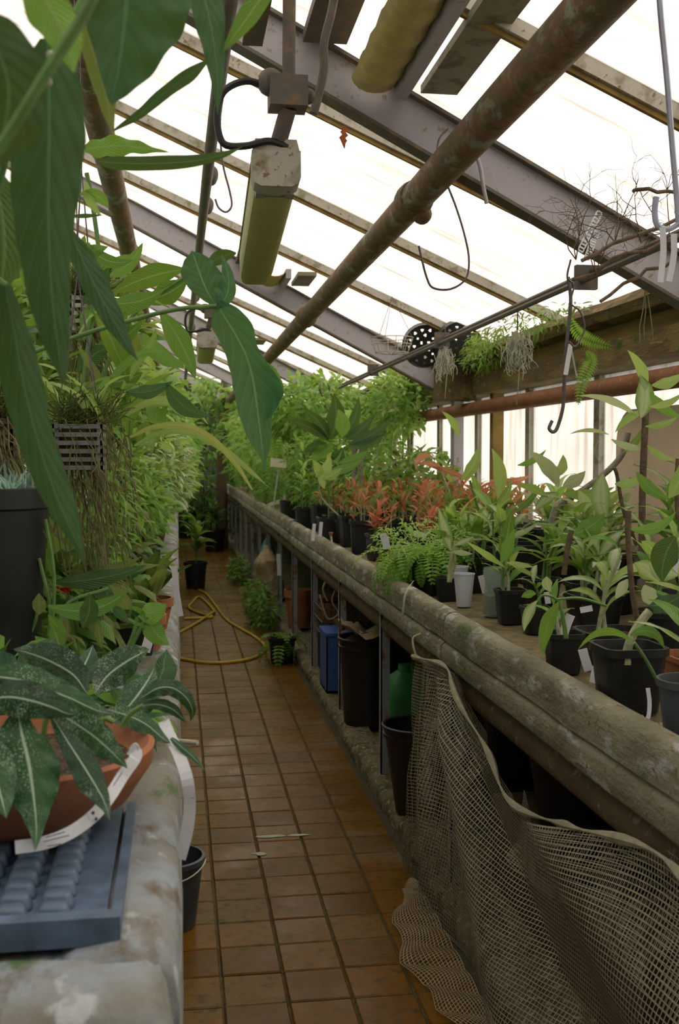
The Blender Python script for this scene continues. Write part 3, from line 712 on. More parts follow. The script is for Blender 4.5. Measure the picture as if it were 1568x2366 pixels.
# perforated black baskets
for (x, y, Y, lab) in ((982, 800, 6.9, 'round black perforated pot hanging under the roof, left of the pair'), (1062, 795, 6.6, 'round black perforated pot hanging under the roof, right of the pair')):
    c = W(x, y, Y); t = thing('perforated_pot', lab, 'pot', c); R_ = .135
    d = Vector((-.15, -1, -.2)).normalized(); s = d.cross(Vector((0, 0, 1))).normalized(); u = s.cross(d)
    M = Matrix((s, u, -d)).transposed().to_4x4(); M.translation = c
    # base disc with real holes: rings of quads leaving gaps
    mb = MB(); holes = [(r*R_, a) for r, n in ((.25, 4), (.52, 8), (.78, 13)) for a in [2*PI*i/n+r*3 for i in range(n)]]
    hp = [(r*math.cos(a), r*math.sin(a)) for r, a in holes]; N = 44; vs = {}; vl = []; g = 2*R_/N
    def vid(i, j):
        if (i, j) not in vs: vs[(i, j)] = len(vl); vl.append(M @ Vector((-R_+i*g, -R_+j*g, 0)))
        return vs[(i, j)]
    fs = []
    for i in range(N):
        for j in range(N):
            cx, cy = -R_+(i+.5)*g, -R_+(j+.5)*g
            if cx*cx+cy*cy > R_*R_ or any((cx-a)**2+(cy-b)**2 < .0085**2 for a, b in hp): continue
            fs.append((vid(i, j), vid(i+1, j), vid(i+1, j+1), vid(i, j+1)))
    mb.add(vl, fs).build('base', 'black_plastic', t, False)
    mb = MB(); n = 30; ring = []
    for z, r in ((.006, R_*.97), (-.004, R_*1.02), (.03, R_*1.04), (.06, R_*1.1)):
        ring += [M @ Vector((r*math.cos(2*PI*i/n), r*math.sin(2*PI*i/n), z)) for i in range(n)]
    mb.add(ring, [(k*n+i, k*n+(i+1) % n, (k+1)*n+(i+1) % n, (k+1)*n+i) for k in range(3) for i in range(n)]).build('side', 'black_plastic', t)
    MB().tube([c+Vector((0, .03, .1)), (c.x, c.y+.03, zr(c.x) if abs(c.y-7.5) < .1 else zg(c.x)-.04)], .003, 5).build('wire', 'wire', t)
# wire basket left of discs
c = W(905, 800, 6.5); t = thing('wire_basket', 'open wire basket hanging beside the black perforated pots', 'basket', c)
mb = MB()
for i in range(12):
    a = 2*PI*i/12; mb.tube([c+Vector((.13*math.cos(a), .13*math.sin(a), .05)), c+Vector((.10*math.cos(a), .10*math.sin(a), -.04)), c+Vector((0, 0, -.05))], .0025, 4)
for r, z in ((.13, .05), (.12, .01), (.10, -.04)): mb.tube([c+Vector((r*math.cos(2*PI*i/20), r*math.sin(2*PI*i/20), z)) for i in range(21)], .003, 4)
mb.build('basket_wires', 'bar_paint', t)
for i in range(3): a = 2.1*i; MB().tube([c+Vector((.13*math.cos(a), .13*math.sin(a), .05)), (c.x, c.y, zg(c.x)-.05)], .002, 4).build('hanger', 'wire', t)
# ================================================================== GUTTER GROWTH
t = thing('eave_moss', 'moss and fine weeds growing along the gutter over the windows', 'moss', (1.8, 5.5, 2.15))
cloud(t, (1.8, 5.6, 2.17), (.12, 1.0, .09), 900, .05, ['leaf_fern', 'leaf_olive', 'leaf_green'], 'weeds', 1, .12)
cloud(t, (1.80, 6.3, 2.10), (.10, .35, .10), 400, .05, ['leaf_fern', 'leaf_olive', 'leaf_green'], 'weeds', 1, .12)
t = thing('gutter_fern', 'bright fern frond drooping from the gutter beside the long hook', 'fern', W(1320, 720, 4.6))
for pts, Y in (([(1312, 728), (1335, 770), (1370, 790), (1415, 802)], 4.4), ([(1355, 810), (1365, 835), (1345, 880), (1335, 935)], 4.2)):
    q = spline([W(x, y, Y) for x, y in pts], 8); mb = MB()
    for i in range(1, len(q)-1):
        tt = (q[i+1]-q[i]).normalized(); s = tt.cross((q[i]-EYE).normalized()).normalized(); w_ = .035*math.sin(PI*i/(len(q)-1))**.6
        for sg in (-1, 1): mb.add([q[i]-tt*.003, q[i]+s*sg*w_*.5-tt*.005, q[i]+s*sg*w_+tt*.008, q[i]+s*sg*w_*.5+tt*.005, q[i]+tt*.003], [(0, 1, 2, 3, 4)], [(.3, .5)]*5)
    mb.tube(q, .0015, 4); mb.build('frond', 'leaf_fern', t, sharp=False)
t = thing('hanging_root', 'thin pale roots dangling from the gutter at the right edge', 'root', W(1490, 650, 3.5))
for dx in (0, 12, -10):
    q = [W(1490+dx*i/3+random.uniform(-4, 4), 650+i*35, 3.5) for i in range(5)]; MB().tube(q, .002, 5).build('strand', 'root', t)
# white tag on the long hook
ribbon([(1318, 795), (1312, 830), (1306, 866)], .014, 'white_tag', 'folded white tag tied to the long dark hook', 3.18)
ribbon([(1318, 797), (1324, 830), (1332, 870)], .005, 'lichen', 'narrow pale strip tied to the long dark hook', 3.2, 'plant_strip')
# cream rounded board against the window at right
a = onx(1432, 1000, 1.965); 
mb = MB(); pr = []
y0, y1, z0, z1, r = 3.0, a.y+.02, 1.107, 1.70, .16
outline = [(y0, z0), (y0, z1)]+[(y1-r+r*math.sin(q*PI/16), z1-r+r*math.cos(q*PI/16)) for q in range(9)]+[(y1, z0)]
vs = [(1.955, y, z) for y, z in outline]+[(1.985, y, z) for y, z in outline]; k = len(outline)
mb.add(vs, [tuple(range(k)), tuple(range(2*k-1, k-1, -1))]+[(i, (i+1) % k, k+(i+1) % k, k+i) for i in range(k)])
tag(mb.build('round_cornered_board', 'cream', None, False), 'cream board with a rounded corner leaning against the right window', 'board')
# ================================================================== LEFT FOREGROUND PLANT
t = thing('anthurium', 'large hanging anthurium with long dark green leaves at upper left', 'plant', W(-40, 500, 1.2))
LA = 'leaf_anthurium'
pixleaf(t, [(300, -180, 60, 60), (300, -90, 100, 105), (292, 0, 105, 135), (284, 80, 78, 108), (273, 160, 45, 66), (262, 215, 18, 26), (258, 244, 0, 0)], 1.3, LA, -.3, .16, .1)
pixleaf(t, [(190, 20, 10, 14), (212, 110, 22, 26), (240, 200, 22, 24), (252, 260, 14, 14), (262, 312, 0, 0)], 1.35, 'leaf_olive', .3)
pixleaf(t, [(440, -90, 20, 30), (470, -10, 34, 42), (487, 60, 32, 32), (498, 130, 24, 22), (503, 200, 13, 12), (503, 268, 0, 0)], 1.5, LA, .35, .1)
pixleaf(t, [(640, -60, 12, 12), (600, 0, 26, 22), (565, 50, 22, 20), (532, 95, 10, 10), (510, 125, 0, 0)], 1.5, 'leaf_green', .2)
pixleaf(t, [(480, 140, 3, 3), (440, 172, 14, 14), (380, 215, 13, 13), (325, 262, 10, 10), (262, 302, 2, 2)], 1.6, LA, .3)
pixleaf(t, [(110, 90, 15, 20), (112, 180, 62, 72), (113, 290, 75, 84), (112, 400, 78, 76), (112, 500, 72, 62), (115, 600, 60, 48), (122, 700, 48, 40), (134, 800, 28, 26), (150, 895, 0, 0)], [1.15, 1.2], LA, .3, .16, .06)
pixleaf(t, [(12, 660, 15, 15), (28, 740, 34, 28), (44, 830, 46, 42), (62, 920, 44, 44), (85, 1010, 40, 38), (113, 1100, 34, 40), (148, 1190, 22, 34), (178, 1255, 10, 14), (197, 1308, 0, 0)], [1.25, 1.3], LA, .3, .18, .05)
pixleaf(t, [(162, 530, 6, 6), (186, 590, 22, 26), (222, 665, 26, 32), (262, 740, 22, 24), (296, 800, 10, 10), (320, 834, 0, 0)], 1.5, LA, .3)
pixleaf(t, [(222, 370, 2, 2), (258, 376, 13, 13), (350, 378, 15, 17), (450, 372, 12, 14), (520, 356, 6, 7), (562, 338, 0, 0)], 1.7, 'leaf_dark', .2)
pixleaf(t, [(195, 345, 8, 8), (235, 340, 22, 22), (290, 338, 18, 20), (340, 345, 8, 10), (392, 352, 0, 0)], 1.9, 'leaf_green', .3, wave=.6)
# tall stalk and blurred near leaves
MB().tube(spline([W(x, y, .8) for x, y in ((-60, 420), (20, 310), (110, 165), (190, 40), (230, -40))], 6), .0045, 8).build('petiole', 'stem_green', t)
pixleaf(t, [(-60, 40, 30, 30), (-10, 110, 75, 75), (20, 200, 95, 85), (10, 300, 75, 70), (-20, 400, 0, 0)], [.85, .9], LA, .3)
pixleaf(t, [(60, -60, 20, 20), (110, 10, 50, 45), (150, 90, 38, 40), (170, 170, 0, 0)], .95, 'leaf_green', .4)
pixleaf(t, [(-30, 380, 20, 20), (0, 470, 50, 44), (10, 580, 55, 52), (0, 690, 0, 0)], 1.35, 'leaf_dark', .3)
MB().tube(spline([W(x, y, 1.2) for x, y in ((-40, 560), (30, 300), (80, 150), (112, 92))], 6), .005, 8).build('petiole', 'stem_green', t)
MB().tube(spline([W(x, y, 1.26) for x, y in ((-50, 640), (-20, 640), (12, 662))], 4), .005, 8).build('petiole', 'stem_green', t)
MB().tube(spline([W(x, y, 1.3) for x, y in ((120, -100), (160, 60), (180, 20), (230, -60))], 4), .005, 8).build('petiole', 'stem_green', t)
# small pale blossoms between the leaves
mb = MB()
for (x, y) in ((140, 125), (118, 128), (45, 250), (22, 275), (95, 180), (110, 188)): mb.sphere(W(x, y, 1.0), .0045, 6)
mb.build('blossom', 'lichen', t, kind='stuff')
# arrow leaf plant
t = thing('arrow_leaf_plant', 'arrow-shaped bluish leaf reaching over the aisle on a long stalk', 'plant', W(165, 782, 2.0))
AR = 'leaf_arrow'
MB().tube(spline([W(x, y, Y) for x, y, Y in ((60, 820, 2.1), (165, 782, 2.05), (260, 752, 2.0), (400, 716, 1.95), (500, 707, 1.95))], 6), .0042, 8).build('petiole', 'stem_green', t)
pixleaf(t, [(499, 700, 8, 14), (520, 735, 38, 36), (545, 775, 42, 42), (568, 820, 48, 30), (582, 868, 50, 48), (590, 915, 50, 62), (598, 970, 44, 28), (604, 1020, 28, 22), (608, 1060, 6, 8), (610, 1092, 0, 0)], [1.95, 1.98], AR, -.25, .2, .06)
pixleaf(t, [(500, 706, 5, 5), (484, 684, 36, 18), (470, 655, 44, 34), (458, 622, 38, 42), (449, 596, 22, 28), (443, 580, 0, 0)], 1.96, AR, .2, .1)
pixleaf(t, [(502, 712, 4, 4), (524, 682, 18, 30), (528, 645, 14, 18), (520, 612, 8, 8), (511, 585, 0, 0)], 1.95, AR, -.2, .1)
pixleaf(t, [(600, 830, 2, 4), (618, 865, 10, 22), (628, 905, 14, 26), (618, 945, 8, 18), (610, 975, 0, 0)], 1.97, 'leaf_green', -.3)
t = thing('philodendron', 'mid green philodendron leaves behind the arrow-shaped leaf', 'plant', W(250, 700, 3.0))
for a in ((425, 622, 255, 680, 26, 3.2, 'leaf_green', .05), (430, 650, 330, 700, 26, 3.0, 'leaf_green', -.05), (250, 700, 380, 668, 22, 2.8, 'leaf_green', .1),
          (545, 585, 470, 625, 16, 2.6, 'leaf_dark', .1), (370, 720, 452, 878, 26, 3.4, 'leaf_green', -.05), (290, 905, 400, 880, 16, 2.7, 'leaf_dark', .1), (385, 885, 486, 962, 20, 2.7, 'leaf_dark', .15),
          (200, 560, 310, 600, 16, 2.6, 'leaf_green', .2), (170, 620, 250, 570, 20, 2.6, 'leaf_green', -.1), (250, 640, 330, 560, 16, 3, 'leaf_green', .1), (190, 700, 250, 620, 22, 3.0, 'leaf_dark', .1),
          (220, 800, 330, 740, 20, 3, 'leaf_green', .1), (180, 860, 260, 800, 22, 2.9, 'leaf_dark', -.1), (240, 880, 330, 860, 22, 3.0, 'leaf_green', .1), (330, 770, 430, 850, 20, 3.2, 'leaf_green', .1), (250, 480, 180, 450, 14, 2.2, 'leaf_green', .2),
          (200, 420, 235, 500, 12, 2.2, 'leaf_light', .1), (160, 500, 238, 497, 5, 2.0, 'leaf_dark', 0), (130, 660, 60, 620, 24, 1.9, 'leaf_dark', .1), (100, 720, 20, 560, 30, 2.1, 'leaf_green', .1)):
    simple(t, a[0], a[1], a[2], a[3], a[4], a[5], a[6], a[7])
MB().tube(spline([W(x, y, 3.0) for x, y in ((200, 980), (240, 860), (300, 740), (350, 690), (425, 640))], 5), .006, 6).build('stem', 'stem_green', t)
MB().tube(spline([W(x, y, 2.9) for x, y in ((180, 980), (200, 820), (230, 640), (215, 480), (200, 400))], 5), .006, 6).build('stem', 'stem_green', t)
# arching strap leaf
t = thing('arching_orchid', 'orchid with yellow-green strap leaves arching toward the aisle', 'plant', W(300, 1000, 3.0))
for pts, Y, m_ in (([(300, 1010, 3), (360, 985, 6), (430, 985, 8), (490, 1015, 8), (540, 1065, 6), (583, 1132, 2)], 2.9, 'leaf_yellow'), ([(310, 1030, 3), (370, 1000, 6), (440, 1000, 7), (520, 1040, 7), (580, 1090, 5), (612, 1118, 1)], 3.0, 'leaf_light'),
                   ([(290, 960, 4), (340, 930, 8), (400, 925, 9), (450, 945, 6), (480, 980, 1)], 3.1, 'leaf_light'), ([(220, 930, 3), (270, 860, 8), (320, 820, 9), (370, 815, 7), (440, 850, 1)], 2.8, 'leaf_green'),
                   ([(280, 900, 3), (310, 850, 8), (350, 790, 8), (360, 760, 1)], 2.9, 'leaf_light'), ([(240, 940, 3), (230, 880, 8), (200, 830, 8), (180, 800, 1)], 2.8, 'leaf_olive')):
    pixleaf(t, pts, Y, m_, .4)
# slatted baskets
def slat_basket(label, x0, y0, x1, y1, Y, mat, n, wires=True):
    a, b = W(x0, y0, Y), W(x1, y1, Y); wd = b.x-a.x; h = a.z-b.z; t = thing('slatted_basket', label, 'basket', (a.x, Y, b.z))
    for i in range(n):
        z = b.z+h*(i+.5)/n; sh = h/n*.27
        for (p, q) in (((a.x, Y, z-sh), (b.x, Y+.006, z+sh)), ((a.x, Y+wd, z-sh), (b.x, Y+wd+.006, z+sh))): MB().box(p, q).build('slat', mat, t, False)
        for (p, q) in (((a.x, Y, z-sh), (a.x+.006, Y+wd, z+sh)), ((b.x-.006, Y, z-sh), (b.x, Y+wd, z+sh))): MB().box(p, q).build('slat', mat, t, False)
    for x in (a.x+.004, b.x-.014):
        for y in (Y+.006, Y+wd-.014): MB().box((x, y, b.z), (x+.01, y+.01, a.z)).build('post', mat, t, False)
    MB().box((a.x+.012, Y+.012, b.z+.004), (b.x-.012, Y+wd-.012, a.z-.01)).build('moss_fill', 'moss', t)
    if wires:
        c = Vector(((a.x+b.x)/2, Y+wd/2, a.z+.35))
        for x in (a.x+.01, b.x-.01):
            for y in (Y+.01, Y+wd-.01): MB().tube([(x, y, a.z), c], .0014, 5).build('hanging_wire', 'wire', t)
        MB().tube([c, (c.x, c.y, zg(c.x)-.05)], .0016, 5).build('hanging_wire', 'wire', t)
    mb = MB()
    for _ in range(90):
        q = Vector((random.uniform(a.x, b.x), Y+random.uniform(-.02, wd), random.uniform(b.z, a.z+.02))); pts = [q]; l = random.uniform(.05, .2) if random.random() < .5 else random.uniform(.25, .45)
        g = Vector((random.uniform(-.2, .5), random.uniform(-.3, .3), 0))
        for k in range(6): q = q+Vector((g.x*.03+random.gauss(0, .006), g.y*.03+random.gauss(0, .006), -l/6)); pts.append(q)
        mb.tube(pts, random.uniform(.0008, .0022), 4, cap=False)
    mb.build('roots', 'root', t, kind='stuff', sharp=False)
    mb = MB()
    for _ in range(160):
        q = Vector((random.uniform(a.x, b.x), Y+random.uniform(0, wd), a.z)); pts = [q]; d = Vector((random.uniform(-1, 1), random.uniform(-1, 1), random.uniform(.1, .9)))
        for k in range(5): q = q+d*.018+Vector([random.gauss(0, .008) for _ in range(3)]); pts.append(q)
        mb.tube(pts, .0014, 4, cap=False)
    mb.build('moss_tangle', 'moss', t, kind='stuff', sharp=False)
    for i in range(7):
        az = random.uniform(0, 6.28); put_leaf(t, (random.uniform(a.x, b.x), Y+wd*random.random(), a.z), (math.cos(az)*.7, math.sin(az)*.7, 1), random.uniform(.16, .26), random.choice(('strap', 'lance')), .9, random.choice(('leaf_olive', 'leaf_green', 'leaf_light')))
    return t
slat_basket('purple-grey slatted basket of roots hanging behind the longest dark leaf', 120, 975, 238, 1090, 2.6, 'wicker', 6)
slat_basket('small pale slatted basket hanging high among the leaves', 160, 678, 220, 768, 3.1, 'lichen', 5)
slat_basket('brown slatted basket at the far left edge', -60, 960, 30, 1060, 2.4, 'stem_brown', 4)
# hanging ropes of roots and creepers, mid left
t = thing('root_curtain', 'tangle of aerial roots hanging above the left bench', 'root', (-.35, 3.4, 1.2))
mb = MB()
for _ in range(120):
    q = Vector((random.uniform(-.62, -.14), random.uniform(2.9, 4.2), random.uniform(1.35, 1.62))); pts = [q]; l = random.uniform(.15, .5)
    for k in range(8): q = q+Vector((random.gauss(0, .007), random.gauss(0, .008), -l/8)); pts.append(q)
    mb.tube(pts, random.uniform(.001, .0035), 4, cap=False)
mb.build('strands', 'root', t, kind='stuff', sharp=False)
cloud(t, (-.38, 3.4, 1.33), (.28, .6, .24), 1300, .05, ['leaf_olive', 'leaf_fern', 'leaf_green'], 'creeper', 1.2, .14, 0)
# foliage masses along the left
G = ['leaf_green', 'leaf_light', 'leaf_olive']
for (c, r, n, L, mats, lab, nm) in (
    ((-.42, 4.3, 1.95), (.30, .6, .32), 900, .12, G, 'dense strap-leaved plants hanging near the left roof pipe', 'hanging_plant'),
    ((-.18, 4.5, 1.32), (.14, .6, .18), 700, .07, ['leaf_fern', 'leaf_green'], 'bushy green plant hanging over the left bench edge', 'hanging_plant'),
    ((-.75, 3.4, 1.6), (.4, .8, .5), 900, .12, ['leaf_dark', 'leaf_green'], 'dark bush filling the corner left of the hanging basket', 'bush'),
    ((-.10, 6.2, 1.42), (.17, .7, .24), 1200, .085, ['leaf_variegated', 'leaf_light', 'leaf_pale'], 'cream and green variegated creeper hanging over the left bench edge', 'variegated_creeper'),
    ((-.22, 6.6, 1.78), (.26, .9, .26), 1300, .10, ['leaf_light', 'leaf_green', 'leaf_fern'], 'bright green hanging plants above the variegated creeper', 'hanging_plant'),
    ((-.32, 8.6, 1.7), (.36, 1.1, .42), 1500, .11, ['leaf_fern', 'leaf_light', 'leaf_green'], 'light green bushes beyond the variegated creeper', 'bush'),
    ((-.8, 6.2, 1.9), (.5, 1.4, .65), 1500, .14, ['leaf_green', 'leaf_dark'], 'tall dark bushes against the left glazing', 'bush'),
    ((-.8, 10, 2.0), (.6, 2.0, .8), 1700, .16, ['leaf_green', 'leaf_fern'], 'tall green bushes far along the left glazing', 'bush'),
    ((-.25, 12, 1.6), (.38, 2.2, .6), 1700, .13, ['leaf_light', 'leaf_fern', 'leaf_green'], 'sunlit bushes far along the left bench', 'bush'),
    ((-.15, 16.5, 1.6), (.5, 2.2, .9), 1500, .18, ['leaf_green', 'leaf_fern'], 'green thicket near the far end of the left bench', 'bush'),
    ((.45, 20.0, 1.2), (.9, .4, 1.6), 1800, .2, ['leaf_dark', 'leaf_green', 'leaf_fern'], 'dark thicket closing the far end of the aisle', 'bush')):
    t = thing(nm, lab, 'plant', c); cloud(t, c, r, n, L, mats)
    for _ in range(5):
        x, y = c[0]+random.uniform(-.5, .5)*r[0], c[1]+random.uniform(-.5, .5)*r[1]
        MB().tube(spline([(x, y, BZ if c[0] < .2 else .3), (x+random.uniform(-.05, .05), y, c[2]-.1), (x+random.uniform(-.1, .1), y, c[2]+r[2]*.7)], 4), .008, 6).build('stem', 'stem_brown', t)
# strap leaves fountain around the baskets and mid left, separate leaves
t = thing('orchid_fountain', 'cluster of upright orchid leaves above the purple-grey basket', 'plant', (-.25, 3.0, 1.6))
for i in range(34):
    az = random.uniform(0, 6.28); el = random.uniform(.1, 1.3)
    put_leaf(t, (random.uniform(-.42, -.12), random.uniform(2.7, 3.7), random.uniform(1.5, 1.85)), (math.cos(az)*math.cos(el), math.sin(az)*math.cos(el), math.sin(el)), random.uniform(.14, .28), random.choice(('lance', 'lance', 'strap')), random.choice((.5, 1.0)), random.choice(('leaf_green', 'leaf_olive', 'leaf_light', 'leaf_fern')))
t = thing('palm_seedling', 'spiky bright green hanging plant beside the left roof pipe', 'plant', (-.15, 4.0, 1.7))
for i in range(30):
    az = random.uniform(0, 6.28); el = random.uniform(-.5, 1.2)
    put_leaf(t, (random.uniform(-.25, -.05), random.uniform(3.7, 4.6), random.uniform(1.5, 1.8)), (math.cos(az)*math.cos(el), math.sin(az)*math.cos(el), math.sin(el)), random.uniform(.15, .3), 'lance', .9, random.choice(('leaf_light', 'leaf_fern', 'leaf_green')))
# ================================================================== LEFT BENCH
def bz(x, y, z=BZ): return onz(x, y, z)
t = thing('tall_pot', 'tall dark blue-black pot topped with grey-green succulent at the left edge', 'pot', (-.43, 2.4, BZ))
MB().lathe([(.115, 0), (.125, .1), (.15, .42), (.157, .425), (.158, .465), (.147, .467), (.14, .44)], 28, (-.425, 2.4, BZ)).build('pot', 'blue_dark' if 'blue_dark' in MATS else 'black_plastic', t)
MB().lathe([(.14, .44), (.05, .45), (.002, .452)], 20, (-.425, 2.4, BZ)).build('soil', 'soil', t)
mb = MB()
for _ in range(420):
    a = random.random()*6.28; r = .14*math.sqrt(random.random()); z = BZ+.45; q = Vector((-.425+r*math.cos(a), 2.4+r*math.sin(a), z)); d = Vector((random.gauss(0, .5), random.gauss(0, .5), 1)).normalized(); l = random.uniform(.03, .09)*(1.25-r/.2)
    mb.tube([q, q+d*l*.6, q+d*l], [.003, .004, .001], 5)
mb.build('succulent_tips', 'succulent', t, kind='stuff')
# propagation tray (upside down cells)
t = thing('seed_tray', 'blue-grey plastic seed tray with rows of raised cells on the left bench end', 'tray', (-.3, 1.36, .975))
x1, y0, y1 = -.065, 1.165, 1.60; x0 = -.68; zt_ = .985
mb = MB(); mb.box((x0, y0+.018, .972), (x1-.018, y1, zt_)); mb.build('base_sheet', 'tray_plastic', t, False)
mb = MB(); mb.extr([(-.012, 0), (.006, 0), (.002, .024), (-.008, .024)], 0, 1); 
MB().box((x0, y0, .972), (x1, y0+.022, 1.003)).build('rim', 'tray_plastic', t, False)
MB().box((x1-.012, y0+.022, .972), (x1, y1, .990)).build('rim', 'tray_plastic', t, False)
mb = MB(); pr = []
h = .017
mb.lathe([(.0185, 0), (.0175, .004), (.015, h-.003), (.012, h), (.002, h+.0003)], 16, (0, 0, 0), 4)
cell = mb.mesh('cell', 'tray_plastic')
x = x1-.075
while x > x0:
    y = y0+.048
    while y < y1:
        o = bpy.data.objects.new('cell', cell); COL.objects.link(o); o.parent = t; o.matrix_basis = Matrix.Translation(Vector((x, y, zt_))-WM[t.name].translation) @ Matrix.Diagonal((1.05, .85, 1, 1))
        y += .0345
    x -= .0465
# spotted plant in terracotta bowl
bc = Vector((-.225, 1.535, 1.003))
t = thing('spotted_plant', 'white-speckled dark green plant in a wide terracotta bowl on the seed tray', 'plant', bc)
MB().lathe([(.12, 0), (.155, .02), (.178, .055), (.186, .066), (.190, .092), (.182, .096), (.175, .088), (.165, .075), (.155, .068)], 48, bc).build('bowl', 'terracotta', t)
MB().lathe([(.16, .07), (.08, .075), (.002, .078)], 24, bc).build('soil', 'soil', t)
SPM = 'leaf_spotted'
def sl(pts, Y, turn=.3, m_=SPM, fold=.2): return pixleaf(t, pts, Y, m_, turn, fold, .15, 6)
sl([(40, 1640, 10, 10), (52, 1700, 66, 40), (66, 1760, 72, 68), (75, 1820, 56, 62), (82, 1880, 30, 32), (84, 1930, 12, 12), (80, 1968, 0, 0)], [1.36, 1.27], .2)
sl([(-80, 1640, 10, 20), (0, 1612, 34, 38), (60, 1616, 42, 44), (120, 1634, 26, 34), (160, 1650, 8, 10), (184, 1645, 0, 0)], [1.34, 1.36], .2)
sl([(-40, 1560, 20, 20), (40, 1570, 40, 40), (100, 1590, 44, 40), (160, 1612, 30, 30), (220, 1640, 18, 18), (262, 1650, 0, 0)], [1.42, 1.45], .3)
sl([(120, 1640, 6, 6), (168, 1668, 24, 30), (215, 1700, 34, 36), (250, 1730, 28, 26), (282, 1762, 8, 8), (295, 1776, 0, 0)], [1.42, 1.34], -.2)
sl([(118, 1650, 5, 5), (148, 1700, 18, 20), (180, 1750, 26, 34), (212, 1800, 34, 28), (240, 1850, 18, 14), (254, 1896, 0, 0)], [1.38, 1.28], .2, 'leaf_olive_spot' if 'leaf_olive_spot' in MATS else SPM)
sl([(-60, 1700, 20, 20), (-20, 1760, 50, 50), (0, 1830, 40, 36), (15, 1890, 0, 0)], [1.32, 1.26], .3)
sl([(262, 1668, 8, 8), (290, 1640, 34, 26), (322, 1600, 46, 36), (345, 1565, 22, 18), (358, 1540, 0, 0)], [1.6, 1.7], .2)
sl([(250, 1640, 8, 8), (300, 1655, 22, 24), (340, 1675, 22, 18), (375, 1705, 10, 10), (395, 1718, 0, 0)], [1.6, 1.55], .3)
sl([(200, 1600, 8, 8), (170, 1560, 34, 34), (120, 1530, 40, 40), (70, 1510, 22, 26), (30, 1500, 0, 0)], [1.6, 1.75], .3)
sl([(220, 1600, 8, 8), (250, 1560, 34, 34), (290, 1530, 40, 36), (325, 1510, 20, 20), (345, 1500, 0, 0)], [1.65, 1.8], -.3)
sl([(180, 1600, 6, 6), (190, 1550, 30, 34), (205, 1515, 20, 20), (215, 1490, 0, 0)], [1.7, 1.8], .3)
sl([(60, 1600, 10, 10), (20, 1570, 40, 40), (-20, 1540, 40, 40), (-60, 1500, 0, 0)], [1.6, 1.7], .3)
sl([(60, 1560, 10, 10), (90, 1520, 30, 34), (110, 1490, 26, 20), (130, 1470, 0, 0)], [1.75, 1.85], .3, 'leaf_dark')
sl([(330, 1610, 8, 8), (365, 1590, 18, 20), (400, 1590, 18, 20), (430, 1612, 16, 16), (445, 1642, 10, 8), (440, 1668, 0, 0)], [1.6, 1.62], .3)
sl([(330, 1630, 5, 5), (365, 1628, 12, 14), (400, 1640, 12, 14), (430, 1668, 2, 0)], [1.6, 1.62], .2)
sl([(395, 1705, 4, 4), (415, 1722, 9, 8), (445, 1748, 7, 7), (475, 1782, 0, 0)], [1.55, 1.5], .3)
sl([(330, 1640, 6, 6), (372, 1560, 30, 26), (378, 1530, 22, 22), (385, 1500, 0, 0)], [1.7, 1.8], .4, 'leaf_dark')
for q in ([(100, 1700), (108, 1660), (125, 1640)], [(60, 1720), (50, 1680), (40, 1642)], [(230, 1690), (240, 1660), (262, 1668)], [(0, 1692), (30, 1662), (100, 1650), (118, 1655)], [(280, 1680), (300, 1650), (330, 1630)]):
    MB().tube(spline([W(x, y, 1.52) for x, y in q], 5), .004, 7).build('petiole', 'stem_green', t)
# strap label lying on bowl with a printed line
tg = thing('strap_label', 'long white strap label curling over the front of the terracotta bowl', 'tag', W(100, 1940, 1.34))
def on_bowl(a, z, r): return bc+Vector((r*math.sin(a), -r*math.cos(a), z))
q = [W(300, 1730, 1.39), W(315, 1745, 1.38), W(285, 1790, 1.365), W(250, 1845, 1.34), W(210, 1890, 1.32), W(160, 1925, 1.305), W(100, 1948, 1.295), W(35, 1958, 1.29)]
ribbon(None, .0155, 'white_tag', None, name='strap', parent=tg, world=q)
for (a, b, Y) in (((262, 1815), (282, 1785), 1.345), ((105, 1935), (150, 1922), 1.29), ((100, 1945), (160, 1930), 1.29), ((110, 1955), (140, 1950), 1.29)):
    MB().tube([W(*a, Y), W(*b, Y)], .0006, 4).build('printed_line', 'tag_ink', tg)
for (x, y) in ((215, 1878), (222, 1892)): MB().sphere(W(x, y, 1.318), .0022, 6).build('notch', 'tag_ink', tg)
MB().tube(spline([W(x, y, 1.385) for x, y in ((300, 1730), (312, 1718), (320, 1728), (312, 1745), (300, 1742))], 4), .0012, 5).build('loop', 'white_tag', tg)
tg = thing('strap_label', 'long white strap label hanging off the left bench edge over the aisle', 'tag', W(430, 1800, 1.5))
q = [W(378, 1665, 1.62), W(392, 1700, 1.58), W(412, 1740, 1.53), W(432, 1800, 1.5), W(438, 1860, 1.5), W(432, 1920, 1.5), W(415, 1985, 1.5)]
ribbon(None, .017, 'white_tag', None, name='strap', parent=tg, world=q)
for x in (421, 444): MB().box(tuple(W(x-5, 1845, 1.492)), tuple(W(x+4, 1843, 1.495))).build('notch', 'tag_ink', tg)
MB().tube(spline([W(x, y, 1.62) for x, y in ((375, 1655), (385, 1668), (395, 1705))], 4), .0012, 5).build('loop', 'white_tag', tg)
tag(MB().tube([W(408, 1712, 1.62), W(456, 1716, 1.6)], [.0036, .0036], 8).build('cut_cane', 'lichen'), 'short pale cut stick poking over the left bench edge', 'stick')
ribbon([(402, 1308), (406, 1345), (408, 1370), (417, 1424)], .017, 'white_tag', 'white tag strip hanging off the left bench edge near the clay pots', 3.1)
ribbon([(340, 1448), (345, 1470), (335, 1506)], .022, 'white_tag', 'white folded tag stuck in the round-leaved plant', 2.45)
ribbon([(165, 1428), (185, 1432)], .008, 'white_tag', 'small white tag among stems beside the tall dark pot', 2.3) if False else None
